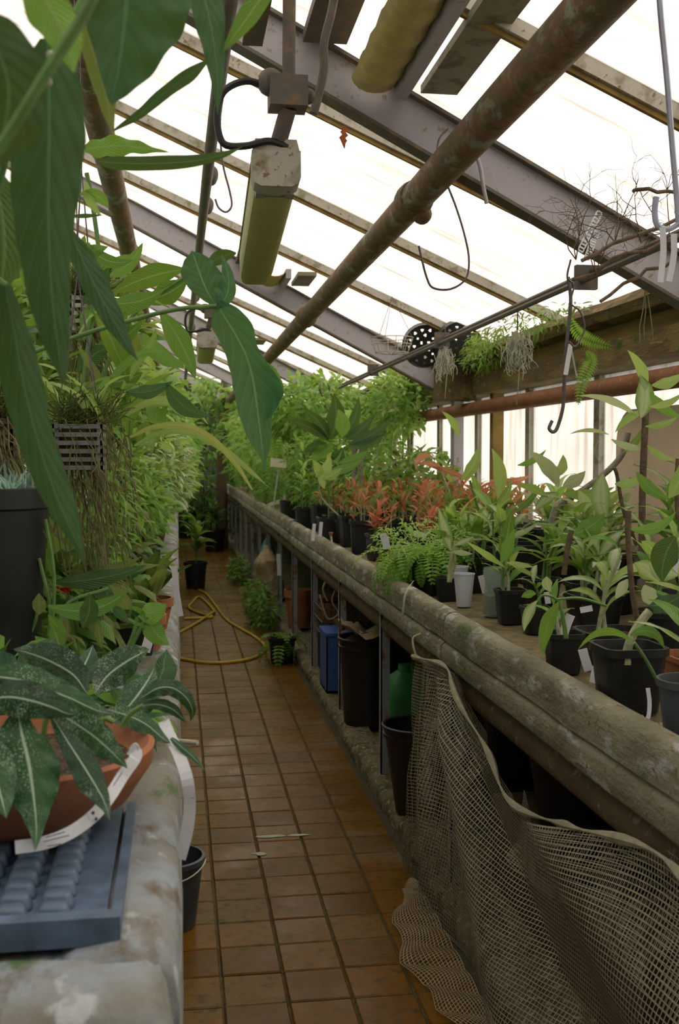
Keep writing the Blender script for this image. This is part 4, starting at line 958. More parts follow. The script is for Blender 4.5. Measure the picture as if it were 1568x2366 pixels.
# plants between bowl and orchid pots
def lpot(name, label, x, y, rt, rb, h, mat, sq=0, cat='plant'):
    p = bz(x, y); c = (p.x, p.y+rt, BZ); t = thing(name, label, cat, c); return t, pot(t, c, rt, rb, h, mat, sq)
t, b = lpot('round_leaf_plant', 'plant with round waxy leaves in a square black pot, left bench edge', 300, 1530, .07, .055, .10, 'black_plastic', 6)
for a in ((318, 1420, 385, 1395, 26, 'leaf_green'), (340, 1425, 392, 1490, 24, 'leaf_green'), (318, 1440, 305, 1400, 18, 'leaf_green'), (300, 1425, 250, 1350, 14, 'leaf_olive'), (330, 1440, 280, 1410, 9, 'leaf_dark')):
    simple(t, a[0], a[1], a[2], a[3], a[4], 2.3, a[5], .1)
for q in ([(295, 1500), (310, 1460), (318, 1425)], [(250, 1405), (290, 1430), (335, 1450)], [(300, 1500), (325, 1450), (340, 1425)]): MB().tube(spline([W(x, y, 2.3) for x, y in q], 5), .005, 7).build('stem', 'stem_green', t)
t = thing('clear_bottle', 'cut clear plastic bottle with dark soil standing among the left bench leaves', 'bottle', bz(215, 1510)); c = bz(215, 1505)
MB().lathe([(.04, 0), (.047, .008), (.047, .05), (.044, .056), (.047, .062), (.047, .1), (.044, .106), (.047, .112), (.046, .13), (.035, .15), (.018, .165), (.0175, .164), (.034, .148), (.045, .128), (.045, .01)], 28, c).build('bottle_wall', 'clear_plastic', t)
MB().lathe([(.043, .008), (.044, .09), (.002, .095)], 20, c).build('soil', 'soil', t)
for (x, y, rt, h, sq, lab) in ((110, 1500, .06, .09, 6, 'square black pot with oval leaves beside the tall dark pot'), (60, 1530, .06, .09, 0, 'round black pot of slender green leaves by the tall dark pot'), (180, 1420, .06, .09, 0, 'black pot with grey-green leaves behind the clear bottle')):
    t, b = lpot('potted_plant', lab, x, y, rt, rt*.8, h, 'black_plastic', sq)
    for k in range(4): stemplant(t, b+Vector((random.uniform(-.03, .03), random.uniform(-.03, .03), 0)), random.uniform(.1, .2), 5, random.uniform(.10, .15), random.choice(('lance', 'oval')), random.choice(('leaf_dark', 'leaf_olive', 'leaf_green')), .004)
# big foreground blades on the left bench
t = thing('strap_leaf_plant', 'plant with long horizontal leaves in front of the clay pots', 'plant', bz(150, 1400))
for a in ((120, 1345, 340, 1305, 20, 2.5, 'leaf_dark', .05), (150, 1320, 330, 1285, 13, 2.7, 'leaf_olive', .08), (110, 1400, 300, 1360, 22, 2.2, 'leaf_green', .15), (190, 1450, 205, 1370, 22, 2.1, 'leaf_dark', .1), (110, 1380, 88, 1250, 14, 2.4, 'leaf_green', -.1),
          (70, 1350, 65, 1200, 16, 2.6, 'leaf_olive', .1), (100, 1290, 72, 1150, 18, 2.8, 'leaf_olive', .1), (120, 1330, 60, 1235, 12, 2.4, 'leaf_green', .1), (90, 1420, 90, 1370, 16, 2.3, 'leaf_olive', 0), (150, 1470, 110, 1420, 14, 2.2, 'leaf_green', 0), (260, 1400, 300, 1440, 12, 2.2, 'leaf_dark', 0), (140, 1500, 120, 1440, 18, 2.0, 'leaf_green', 0), (225, 1440, 235, 1500, 10, 2.1, 'leaf_olive', 0)):
    simple(t, *a[:4], a[4], a[5], a[6], a[7])
for q in ([(110, 1480), (115, 1400), (90, 1290)], [(50, 1505), (80, 1440), (88, 1400)], [(140, 1500), (150, 1400), (250, 1360)], [(120, 1460), (125, 1330), (105, 1200)]): MB().tube(spline([W(x, y, 2.35) for x, y in q], 5), .004, 6).build('stem', 'stem_green', t)
# red berries plant
t = thing('berry_plant', 'low plant with glossy red berries by the tall dark pot', 'plant', bz(100, 1380))
for (x, y) in ((98, 1253), (74, 1278), (106, 1282), (128, 1276), (108, 1292), (133, 1362), (158, 1358), (148, 1364)):
    MB().sphere(W(x, y, 2.9 if y < 1300 else 2.6), .009, 8).build('berry', 'berry', t)
for q in ([(100, 1380), (104, 1320), (98, 1255)], [(105, 1380), (115, 1300), (128, 1278)], [(120, 1400), (130, 1380), (150, 1362)], [(90, 1370), (80, 1320), (74, 1280)]): MB().tube(spline([W(x, y, 2.85) for x, y in q], 4), .002, 5).build('stem', 'stem_green', t)
for i in range(16): put_leaf(t, bz(100, 1380)+Vector((random.uniform(-.1, .12), random.uniform(-.05, .2), random.uniform(.02, .16))), (random.uniform(-1, 1), random.uniform(-1, 1), random.uniform(0, .8)), random.uniform(.06, .12), 'lance', .6, random.choice(('leaf_dark', 'leaf_green')))
# clay pots with orchids
for (x, y, Y, r, lab) in ((345, 1345, 3.3, .072, 'orange clay pot with long upright leaves, the upper of two by the bench edge'), (330, 1375, 2.95, .06, 'orange clay pot half hidden behind leaves, the nearer of two by the bench edge')):
    c = W(x, y, Y); c = Vector((min(c.x, -.09), Y, BZ)); t = thing('orchid_pot', lab, 'plant', c); b = pot(t, c, r, r*.72, .105, 'terracotta', lip=.12)
    clump(t, b, 11, .19, 'spoon', 'leaf_olive', .45, (.7, 1.4), mats=['leaf_olive', 'leaf_dark', 'leaf_green'])
t, b = lpot('square_pot', 'small steel-blue square pot among leaves in front of the clay pots', 300, 1400, .035, .028, .075, 'teal_plastic', 8, 'pot')
# low foliage filling left bench
for (c, r, n, L, mats, lab) in (((-.5, 2.9, 1.1), (.42, .6, .15), 1100, .11, ['leaf_dark', 'leaf_olive', 'leaf_green'], 'low dark leaves covering the left bench behind the berry plant'),
                                ((-.33, 2.05, 1.03), (.30, .25, .09), 420, .08, ['leaf_dark', 'leaf_green'], 'low leaves between the bowl and the clear bottle'),
                                ((-.45, 4.2, 1.1), (.4, .8, .16), 800, .09, ['leaf_olive', 'leaf_green', 'leaf_dark'], 'low plants under the hanging roots on the left bench')):
    t = thing('ground_plants', lab, 'plant', c); cloud(t, c, r, n, L, mats, shell=0)
# pots further along on left bench
for i, y in enumerate((4.7, 5.5, 6.5, 7.7, 9)):
    lab = ['olive-leaved plant in a black pot just beyond the clay pots', 'green plant in a black pot, second beyond the clay pots', 'leafy plant in a black pot under the variegated creeper', 'green potted plant past the variegated creeper', 'green potted plant farthest along the left bench'][i]
    t = thing('potted_plant', lab, 'plant', (-.16, y, BZ)); b = pot(t, (-.16, y, BZ), .08, .065, .13)
    for k in range(3): stemplant(t, b+Vector((random.uniform(-.03, .03), random.uniform(-.03, .03), 0)), random.uniform(.15, .3), 7, .15, 'lance', 'leaf_green', .005, mats=['leaf_olive', 'leaf_green', 'leaf_light'])
# ================================================================== RIGHT BENCH
BZ = .935
def front(x, y, r): p = onz(x, y, BZ); return Vector((max(p.x, 1.0+r*.0), p.y+r, BZ))
def tri(base, offs): return [base+Vector((a, b, 0)) for a, b in offs]
# fern pot
c = Vector((1.025, 4.32, BZ)); t = thing('potted_fern', 'bushy bright feathery fern in a round black pot at the bench rim', 'plant', c); b = pot(t, c, .085, .07, .14)
fern(t, b+Vector((0, 0, .02)), 34, .25, 'leaf_fern', (.1, 1.3), 1.6, 14)
fern(t, b+Vector((-.10, .1, .02)), 18, .24, 'leaf_fern', (.0, 1.1), 1.4, 14)
cloud(t, c+Vector((-.03, .02, .21)), (.22, .2, .09), 900, .03, ['leaf_fern', 'leaf_light'], shape_w=.12, shell=.2)
t = thing('potted_fern', 'second feathery fern in a black pot just behind the front one', 'plant', (1.0, 4.7, BZ)); b = pot(t, (1.04, 4.72, BZ), .09, .07, .12)
fern(t, b, 24, .24, 'leaf_fern', (.1, 1.3), 1.4, 14)
ribbon([(884, 1234), (890, 1250), (893, 1268)], .03, 'white_tag', 'white tag standing in the feathery fern', 4.25)
ribbon([(950, 1232), (985, 1238)], .022, 'white_tag', 'white tag lying tilted behind the feathery fern', 4.45)
# cups, jar
def cup(name, lab, c, r0, r1, h, fill, mat='cloudy_cup', liq='white_tag'):
    t = thing(name, lab, 'cup', c)
    MB().lathe([(r0, 0), (r0+(r1-r0)*.97, h*.96), (r1*1.05, h*.965), (r1*1.05, h), (r1*.96, h), (r0*.92, .004)], 28, c).build('cup_wall', mat, t)
    k = r0+(r1-r0)*fill; MB().lathe([(r0*.9, .005), (k*.93, h*fill), (.002, h*fill)], 20, c).build('filling', liq, t)
    return t
cup('plastic_cup', 'white plastic cup with bluish water standing near the bench rim', Vector((1.057, 3.92, BZ)), .027, .039, .124, .45, 'cloudy_cup', 'white_tag')
cup('plastic_cup', 'pale plastic cup behind the white cup, holding soil and tags', Vector((1.085, 4.12, BZ)), .03, .042, .13, .85, 'cloudy_cup', 'soil')
c = Vector((1.104, 3.66, BZ)); t = thing('glass_jar', 'tall clear glass jar with greenish murky bottom holding a leafy cutting', 'jar', c)
MB().lathe([(.042, 0), (.047, .006), (.047, .165), (.045, .172), (.0435, .165), (.0435, .01)], 32, c).build('jar_wall', 'clear_plastic', t)
MB().lathe([(.042, .008), (.043, .075), (.002, .076)], 24, c).build('water', 'water_green', t)
for a in ((1160, 1300, 1182, 1178, 18, 3.5, 'leaf_green'), (1158, 1300, 1188, 1222, 15, 3.4, 'leaf_green'), (1165, 1310, 1075, 1250, 8, 3.4, 'leaf_light'), (1175, 1300, 1252, 1340, 6, 3.4, 'leaf_light'), (1170, 1300, 1235, 1310, 7, 3.3, 'leaf_light')): simple(t, *a[:7])
MB().tube(spline([W(x, y, 3.5) for x, y in ((1158, 1360), (1162, 1310), (1165, 1270), (1160, 1240))], 4), .004, 6).build('stem', 'stem_green', t)
# pots list: (name, label, front pixel, r, h, square, mat)
t0 = thing('potted_dumb_cane', 'small black pot with one tall speckled leaf beside the white cup', 'plant', (1.0, 3.9, BZ)); b = pot(t0, (1.034, 4.09, BZ), .042, .034, .09, 'black_plastic', 6)
for a in ((1042, 1275, 1012, 1172, 14, 3.9, 'leaf_variegated'), (1050, 1260, 1095, 1240, 8, 3.9, 'leaf_variegated'), (1045, 1275, 1092, 1280, 7, 3.85, 'leaf_pale'), (1042, 1240, 995, 1225, 8, 3.9, 'leaf_green')): simple(t0, *a[:7])
MB().tube(spline([W(x, y, 3.9) for x, y in ((1036, 1345), (1040, 1300), (1048, 1260))], 4), .007, 7).build('stem', 'stem_pale', t0)
MB().tube(spline([W(x, y, 3.9) for x, y in ((1040, 1345), (1050, 1300), (1046, 1250))], 4), .005, 7).build('stem', 'stem_pale', t0)
V = ['leaf_variegated', 'leaf_green', 'leaf_variegated', 'leaf_light']
rows = [
 # label, centre, rt, h, sq, nstem, H, nleaf, L, shape, mats
 ('square black pot just right of the glass jar', (1.105, 3.50), .048, .115, 6, 2, .12, 5, .11, 'lance', ['leaf_green', 'leaf_light']),
 ('small square black pot with drooping pale leaves left of the rim of pots', (1.12, 3.29), .042, .085, 6, 1, .08, 4, .10, 'lance', ['leaf_variegated', 'leaf_green']),
 ('upright square black pot with two hanging leaves close to the bench rim', (.99, 2.68), .046, .105, 6, 1, .10, 4, .10, 'lance', ['leaf_green']),
 ('large square black pot with a thick pale stem behind the glass jar', (1.58, 4.65), .115, .17, 7, 0, 0, 0, 0, 'lance', V),
 ('black pot with ruddy debris behind the large front pot', (1.14, 2.72), .085, .10, 6, 2, .2, 5, .16, 'lance', V),
 ('big tapered square black pot nearest the bench rim on the right', (.985, 2.26), .070, .145, 6, 0, 0, 0, 0, 'lance', V),
 ('round grey-black pot at the right end of the front row', (1.015, 2.03), .062, .115, 0, 1, .15, 5, .16, 'lance', V),
 ('black pot with glossy leaves between jar and big square pot', (1.30, 3.75), .07, .12, 0, 3, .16, 6, .15, 'lance', ['leaf_green', 'leaf_light']),
 ('wide black pot with arching leaves in the second row at centre right', (1.32, 3.3), .08, .12, 6, 3, .2, 7, .17, 'lance', V),
 ('black pot of creamy leaves in the second row on the right', (1.35, 2.85), .08, .13, 0, 3, .24, 7, .18, 'lance', V),
 ('black pot with big striped leaves beside the dark cane trunk', (1.55, 3.15), .09, .14, 6, 3, .35, 8, .2, 'lance', ['leaf_variegated', 'leaf_pale', 'leaf_green']),
 ('black pot of pale spotted leaves in front of the pink window glow', (1.55, 3.7), .09, .14, 0, 3, .24, 8, .2, 'lance', ['leaf_pale', 'leaf_variegated']),
 ('black pot with tall leafy canes close to the right window', (1.8, 3.5), .1, .16, 0, 3, .4, 9, .2, 'lance', ['leaf_light', 'leaf_variegated', 'leaf_pale']),
 ('black pot with fresh green leaves left of the big square pot', (1.20, 4.35), .07, .13, 6, 3, .2, 6, .15, 'lance', ['leaf_light', 'leaf_green']),
 ('black pot with yellow-green leaves behind the speckled leaf pot', (1.35, 4.85), .09, .14, 0, 3, .14, 7, .17, 'lance', ['leaf_light', 'leaf_variegated']),
 ('black pot with tall bright leaves before the second window', (1.7, 4.7), .1, .15, 6, 3, .2, 8, .2, 'lance', ['leaf_light', 'leaf_pale', 'leaf_green']),
 ('black pot with tall cream leaves before the middle window', (1.8, 5.0), .09, .15, 0, 2, .22, 8, .2, 'lance', ['leaf_pale', 'leaf_light']),
 ('black pot of slender canes just behind the glass jar', (1.22, 3.98), .06, .12, 6, 3, .22, 7, .14, 'lance', ['leaf_green', 'leaf_light', 'leaf_variegated']),
 ('black pot of upright young canes behind the feathery fern', (1.22, 4.72), .06, .13, 6, 3, .2, 6, .14, 'lance', ['leaf_light', 'leaf_green']),
 ('black pot with thin yellowish canes behind the big square pot', (1.80, 4.3), .08, .14, 0, 4, .24, 8, .15, 'lance', ['leaf_light', 'leaf_pale', 'leaf_green']),
 ('black pot packed with small leaves in front of the cream board', (1.75, 3.05), .08, .14, 6, 4, .28, 8, .15, 'lance', ['leaf_variegated', 'leaf_green', 'leaf_light']),
 ('black pot with dense narrow leaves left of the striped-leaf pot', (1.38, 3.53), .06, .13, 6, 4, .2, 8, .14, 'lance', ['leaf_green', 'leaf_variegated']),
 ('clay-coloured square pot at the right edge behind the front row', (1.20, 2.35), .075, .10, 6, 2, .2, 6, .16, 'lance', V),
]
PR = {}
for (lab, (x, y), rt, h, sq, ns, H, nl, L, sh, mats) in rows:
    c = Vector((x, y, BZ)); t = thing('potted_dumb_cane', lab, 'plant', c); mat = 'terracotta' if 'clay' in lab else ('grey_plastic' if 'grey' in lab else 'black_plastic')
    b = pot(t, c, rt, rt*.78, h, mat, sq); PR[lab] = (t, b)
    for k in range(ns):
        stemplant(t, b+Vector((random.uniform(-rt, rt)*.5, random.uniform(-rt, rt)*.5, 0)), H*random.uniform(.7, 1.15), nl, L, sh, mats[0], .006, random.choice(('stem_pale', 'stem_green')), (random.uniform(-.05, .05), random.uniform(-.05, .05)), random.choice((.6, 1.1)), mats=mats)
def g(s): return [v for k, v in PR.items() if s in k][0]
# explicit leaves and stems
t, b = g('two hanging leaves')
for a in ((1290, 1392, 1254, 1516, 18, 2.5, 'leaf_green'), (1240, 1388, 1210, 1460, 13, 2.5, 'leaf_variegated'), (1262, 1332, 1272, 1368, 13, 2.6, 'leaf_pale'), (1238, 1372, 1203, 1380, 10, 2.6, 'leaf_green')): simple(t, *a[:7], .08)
for q in ([(1310, 1475), (1300, 1420), (1285, 1385), (1255, 1375), (1240, 1390)], [(1305, 1475), (1295, 1400), (1288, 1390)], [(1285, 1385), (1340, 1382), (1400, 1400)]): MB().tube(spline([W(x, y, 2.55) for x, y in q], 5), .0035, 6).build('stem', 'stem_green', t)
t, b = g('big tapered')
for q, r, m_, Y in (([(1447, 1535), (1449, 1500), (1465, 1460), (1485, 1430), (1500, 1412)], .010, 'stem_pale', 2.2), ([(1474, 1440), (1462, 1380), (1455, 1310), (1450, 1230), (1452, 1180)], .007, 'stem_brown', 2.35), ([(1465, 1485), (1495, 1530), (1535, 1605)], .0035, 'stem_green', 2.1)):
    MB().tube(spline([W(x, y, Y) for x, y in q], 5), r, 8).build('stem', m_, t)
for a in ((1462, 1482, 1334, 1502, 10, 2.1, 'leaf_green', .25), (1455, 1468, 1535, 1500, 14, 2.15, 'leaf_green', -.3), (1520, 1345, 1464, 1300, 26, 2.35, 'leaf_variegated', .1), (1488, 1352, 1527, 1398, 20, 2.3, 'leaf_pale', .1), (1450, 1338, 1421, 1384, 13, 2.35, 'leaf_pale', 0), (1455, 1222, 1562, 1182, 14, 2.5, 'leaf_green', .15),
          (1560, 1240, 1530, 1345, 34, 2.1, 'leaf_dark', .1), (1500, 1300, 1568, 1330, 26, 2.2, 'leaf_variegated', .05), (1500, 1400, 1580, 1370, 24, 2.15, 'leaf_dark', .1), (1520, 1290, 1480, 1250, 16, 2.4, 'leaf_light', .1)): simple(t, *a[:7], a[7])
t, b = g('thick pale stem')
MB().tube(spline([W(x, y, 4.35) for x, y in ((1264, 1275), (1268, 1240), (1286, 1174), (1310, 1155), (1337, 1138), (1370, 1115), (1405, 1087), (1430, 1060), (1442, 1036), (1450, 1000))], 4), [.019]*12+[.013]*25, 9).build('stem', 'stem_grey', t)
for a in ((1290, 1125, 1222, 1042, 17, 4.2, 'leaf_pale'), (1285, 1120, 1254, 1060, 16, 4.25, 'leaf_pale'), (1300, 1122, 1352, 1088, 16, 4.2, 'leaf_pale'), (1290, 1140, 1235, 1180, 14, 4.2, 'leaf_variegated'), (1300, 1140, 1420, 1125, 14, 4.0, 'leaf_light'), (1392, 1095, 1404, 1216, 24, 3.6, 'leaf_variegated'),
          (1265, 1150, 1190, 1120, 10, 4.2, 'leaf_light'), (1310, 1160, 1380, 1170, 10, 4.1, 'leaf_pale'), (1290, 1100, 1300, 1050, 12, 4.3, 'leaf_light'), (1325, 1235, 1398, 1184, 24, 3.3, 'leaf_green'), (1440, 1045, 1490, 980, 9, 4.2, 'leaf_light')): simple(t, *a[:7], .08)
t, b = g('beside the dark cane')
for q, r, m_, Y in (([(1482, 1330), (1482, 1240), (1484, 1120), (1489, 1000), (1492, 940)], .011, 'stem_brown', 3.1), ([(1302, 1328), (1312, 1260), (1320, 1225)], .009, 'stem_brown', 3.2), ([(1470, 1260), (1440, 1180), (1425, 1100), (1418, 1080)], .006, 'stem_brown', 3.2), ([(1565, 1200), (1562, 1120), (1566, 1060)], .007, 'stem_brown', 3.0)):
    MB().tube(spline([W(x, y, Y) for x, y in q], 6), r, 8).build('stem', m_, t)
for a in ((1492, 900, 1448, 808, 13, 3.0, 'leaf_light'), (1480, 965, 1478, 865, 24, 3.0, 'leaf_variegated'), (1500, 905, 1578, 965, 13, 2.9, 'leaf_green'), (1470, 962, 1336, 914, 9, 3.1, 'leaf_pale'), (1406, 1004, 1314, 1003, 5, 3.1, 'leaf_pale'), (1412, 1015, 1500, 1032, 9, 3.1, 'leaf_pale'), (1495, 1030, 1562, 1062, 9, 3.0, 'leaf_light'),
          (1490, 985, 1568, 960, 9, 3.0, 'leaf_light'), (1420, 1118, 1485, 1100, 12, 3.0, 'leaf_light'), (1470, 1090, 1552, 1155, 15, 2.9, 'leaf_green'), (1500, 940, 1580, 905, 9, 2.8, 'leaf_light'), (1545, 1150, 1575, 1060, 20, 2.8, 'leaf_light'), (1490, 950, 1420, 1000, 10, 3.1, 'leaf_light'), (1505, 890, 1580, 860, 14, 2.8, 'leaf_light')): simple(t, *a[:7], .1)
t, b = g('fresh green leaves left')
for a in ((1150, 1150, 1135, 1035, 16, 4.4, 'leaf_light'), (1065, 1110, 1105, 1030, 14, 4.6, 'leaf_light'), (1185, 1185, 1246, 1116, 8, 4.3, 'leaf_green'), (1130, 1240, 1150, 1160, 12, 4.3, 'leaf_light'), (1140, 1180, 1180, 1100, 10, 4.4, 'leaf_light'), (1195, 1075, 1262, 1038, 8, 4.6, 'leaf_green'), (1100, 1160, 1085, 1090, 9, 4.5, 'leaf_light'), (1150, 1240, 1245, 1205, 8, 4.2, 'leaf_pale'), (1060, 1010, 1020, 950, 9, 5.2, 'leaf_light')): simple(t, *a[:7], .1)
for q in ([(1115, 1290), (1125, 1230), (1145, 1160)], [(1120, 1290), (1110, 1200), (1085, 1110)], [(1190, 1280), (1200, 1230), (1240, 1205), (1290, 1215)]): MB().tube(spline([W(x, y, 4.35) for x, y in q], 5), .005, 6).build('stem', 'stem_green', t)
# tags in right pots
for (pts, w_, Y, lab) in (([(1345, 1500), (1352, 1525), (1360, 1550)], .022, 2.45, 'white tag leaning between the two front black pots'), ([(1385, 1525), (1375, 1552), (1370, 1578)], .02, 2.5, 'white tag on the bench left of the big tapered pot'), ([(1318, 1420), (1308, 1445), (1300, 1470)], .024, 2.7, 'white tag behind the hanging-leaf pot'), ([(1262, 1368), (1266, 1395)], .016, 2.9, 'small white tag in the drooping pale-leaved pot'),
                          ([(1562, 1290), (1556, 1330)], .02, 2.6, 'white tag among dark leaves at the right edge'), ([(1110, 1330), (1120, 1370)], .02, 3.65, 'white tag leaning on the glass jar'), ([(1430, 1293), (1418, 1330)], .014, 3.0, 'thin white tag under the striped leaves'), ([(1535, 1580), (1568, 1600)], .03, 2.15, 'white tag lying behind the right end pot'), ([(1340, 1410), (1368, 1405)], .016, 2.75, 'white tag tilted above the ruddy debris pot')):
    ribbon(pts, w_, 'white_tag', lab, Y)
ribbon([(1496, 1590), (1500, 1625), (1496, 1660), (1480, 1680), (1440, 1688)], .008, 'white_tag', 'curled white strip beside the big tapered pot', 2.0, 'plant_strip')
# clip tag over rim
q = [Vector((.885, 4.02, 1.02)), Vector((.86, 3.98, 1.003)), Vector((.842, 3.97, .97)), Vector((.838, 3.98, .92)), Vector((.838, 4.0, .875))]
ribbon(None, .011, 'lichen', 'pale plastic strip bent over the right bench rim', world=q, nrm=(-1, -.6, .3), name='plant_strip')
# V-shaped white pegs on rim
for i, (a, bb) in enumerate((((722, 1250), (726, 1210)), ((738, 1250), (742, 1206)))): ribbon([a, bb], .022, 'white_tag', ('left' if i == 0 else 'right') + ' one of the white tag pair standing on the rim by the red plants', 6.75)
o = MB().tube([W(768, 1268, 6.1), W(764, 1235, 6.1)], .006, 8).build('peg', 'lichen'); tag(o, 'pale peg with orange top left of the feathery fern', 'peg'); MB().lathe([(.008, 0), (.013, .02), (.002, .021)], 12, W(764, 1238, 6.1)).build('cap', 'terracotta', o)
ribbon([(606, 1185), (620, 1168), (648, 1158)], .04, 'lichen', 'pale strip lying across the far part of the rim', 11, 'plant_strip')
# beige name plate on stick
p = W(645, 1070, 10.9); t = thing('name_plate', 'blank beige plant name plate on a thin stake by the rim', 'sign', (p.x, 10.9, BZ))
mb = MB(); M = Matrix.Translation(p) @ Matrix.Rotation(.1, 4, 'Y') @ Matrix.Rotation(-.3, 4, 'X'); mb.box((-.09, -.003, -.046), (.09, .003, .046), M=M); mb.build('plate', 'label_beige', t, False)
MB().tube([p-Vector((0, -.005, .0)), W(632, 1165, 10.95), (W(632, 1165, 10.95).x-.005, 10.96, BZ-.01)], .008, 6).build('stake', 'lichen', t)
# stones on silt
t = MB()
for _ in range(90): t.sphere((random.gauss(.965, .015), random.gauss(2.12, .06), BZ+.002), random.uniform(.002, .006), 5)
tag(t.build('gravel', 'lichen', None, kind='stuff'), 'scatter of pale gravel crumbs on the silt by the rim', 'gravel')
o = MB().lathe([(.004, 0), (.012, .004), (.008, .008), (.002, .009)], 8, (.965, 2.48, BZ)).build('dead_leaf', 'stem_brown'); tag(o, 'small crumpled brown leaf lying before the hanging-leaf pot', 'leaf')
# ---- rows of red seedlings
RD = [['leaf_red', 'leaf_red', 'leaf_olive'], ['leaf_red', 'leaf_pink', 'leaf_olive'], ['leaf_olive', 'leaf_green', 'leaf_red'], ['leaf_light', 'leaf_red', 'leaf_olive']]
protos = []
for i in range(4):
    t = thing('red_seedling_pot', 'red-leaved seedlings in a black pot, one of the crowd along the bench middle', 'plant', (0, 0, 0), 'pots of red-leaved seedlings')
    b = pot(t, (0, 0, 0), .085, .075, .14, 'black_plastic', 7)
    for k in range(8):
        stemplant(t, b+Vector((random.uniform(-.06, .06), random.uniform(-.06, .06), 0)), random.uniform(.05, .18), 5, random.uniform(.065, .12), 'lance', 'leaf_red', .0035, random.choice(('stem_pale', 'stem_pale', 'stem_green')), (random.uniform(-.04, .04), random.uniform(-.04, .04)), .7, .45, mats=RD[i])
    protos.append(t)
pl = [(x, y) for y in (5.35, 5.75, 6.15, 6.6, 7.05, 7.55, 8.1) for x in (1.08, 1.28, 1.48, 1.67, 1.85) if not (y < 5.5 and x < 1.25)]
nlab = 0
for j, (x, y) in enumerate(pl):
    src = protos[j % 4]
    if j < 4: r = src
    else:
        r = src.copy(); COL.objects.link(r)
        for ch in src.children: c_ = ch.copy(); COL.objects.link(c_); c_.parent = r
    rw = ('front', 'second', 'third', 'fourth', 'fifth', 'sixth', 'rearmost')[(5.35, 5.75, 6.15, 6.6, 7.05, 7.55, 8.1).index(y)]; cl = ('first', 'second', 'third', 'fourth', 'fifth')[(1.08, 1.28, 1.48, 1.67, 1.85).index(x)]
    kd = ('red-leaved', 'pink and red', 'olive and red', 'light green and red')[j % 4]
    r['label'] = '%s seedlings in a black pot, %s row back, %s from rim' % (kd, rw, cl)
    if x > 1.4: r.scale = (1.0, 1.0, 1.35)
    r.location = (x+random.uniform(-.03, .03), y+random.uniform(-.04, .04), BZ+.001); r.rotation_euler.z = random.choice((-.1, .05, .12))+random.choice((0, PI/2, PI))
# special pink blades
t = thing('pink_leaf_plant', 'plant with long coral-pink leaves before the far windows', 'plant', (1.62, 5.6, BZ)); b = pot(t, (1.62, 6.35, BZ), .09, .07, .14)
for a in ((1030, 1100, 955, 1075, 7, 5.8, 'leaf_pink', .2), (1000, 1055, 960, 1085, 9, 5.8, 'leaf_pink', .3), (1080, 1110, 990, 1078, 7, 5.8, 'leaf_pink', .05), (1130, 1110, 1230, 1095, 9, 5.6, 'leaf_pink', .1), (1140, 1105, 1220, 1120, 7, 5.6, 'leaf_pink', 0), (1090, 1150, 1130, 1125, 8, 5.4, 'leaf_red', .1), (1180, 1140, 1120, 1120, 7, 5.6, 'leaf_pink', .1)): simple(t, *a[:7], a[7])
for q in ([(1050, 1210), (1040, 1150), (1020, 1090)], [(1110, 1210), (1120, 1150), (1135, 1108)], [(1080, 1210), (1090, 1160), (1085, 1110)]): MB().tube(spline([W(x, y, 5.8) for x, y in q], 4), .005, 6).build('stem', 'stem_pale', t)
# dark broad-leaved bird's nest plant
c = Vector((1.22, 7.3, BZ)); t = thing('rosette_plant', 'dark glossy rosette of paddle leaves rising above the red seedlings', 'plant', c); b = pot(t, c, .11, .09, .2)
for a in ((765, 1015, 770, 908, 22, 7.2, 'leaf_dark'), (790, 1010, 780, 945, 18, 7.1, 'leaf_green'), (760, 1015, 700, 945, 14, 7.2, 'leaf_dark'), (760, 1020, 660, 970, 12, 7.2, 'leaf_dark'), (795, 1010, 828, 915, 13, 7.3, 'leaf_dark'), (800, 1015, 862, 958, 14, 7.2, 'leaf_dark'), (805, 1025, 905, 965, 13, 7.1, 'leaf_dark'), (800, 1030, 895, 1000, 12, 7.1, 'leaf_dark'), (760, 1030, 700, 1045, 14, 7.1, 'leaf_dark'), (770, 1030, 720, 1070, 16, 7.1, 'leaf_green'), (790, 1035, 780, 1090, 18, 7.0, 'leaf_dark'), (745, 1080, 790, 1040, 10, 7.0, 'leaf_light')): simple(t, *a[:7], .08)
for dx in (-.03, .02): MB().tube([b+Vector((dx, 0, -.02)), Vector((c.x+dx, c.y, W(775, 1030, 7.2).z))], .013, 8).build('stem', 'stem_grey', t)
t = thing('broad_leaf_plant', 'fresh green broad-leaved plant below the dark rosette', 'plant', (1.08, 6.9, BZ)); b = pot(t, (1.08, 6.9, BZ), .09, .07, .15)
for a in ((735, 1110, 762, 1050, 13, 6.8, 'leaf_light'), (740, 1110, 722, 1062, 11, 6.8, 'leaf_light'), (745, 1105, 790, 1080, 11, 6.7, 'leaf_light'), (745, 1095, 750, 1130, 9, 6.7, 'leaf_light'), (750, 1090, 840, 1060, 11, 6.8, 'leaf_green'), (780, 1070, 850, 1040, 12, 6.9, 'leaf_green')): simple(t, *a[:7], .08)
MB().tube(spline([b, W(742, 1150, 6.85), W(740, 1100, 6.8)], 4), .006, 6).build('stem', 'stem_pale', t)
# black pots on the far rim and pot rows
for (x, y, lab) in ((1.0, 8.35, 'black pot with thin stems on the rim beside the name plate'), (1.0, 7.0, 'black pot left of the white tag pair'), (1.0, 9.6, 'black pot far along the rim past the name plate')):
    t = thing('potted_plant', lab, 'plant', (x, y, BZ)); b = pot(t, (x, y, BZ), .10, .09, .16, 'black_plastic', 6)
    for k in range(5): stemplant(t, b+Vector((random.uniform(-.05, .05), random.uniform(-.05, .05), 0)), random.uniform(.2, .5), 8, .12, 'lance', 'leaf_green', .004, mats=['leaf_green', 'leaf_fern', 'leaf_light'])
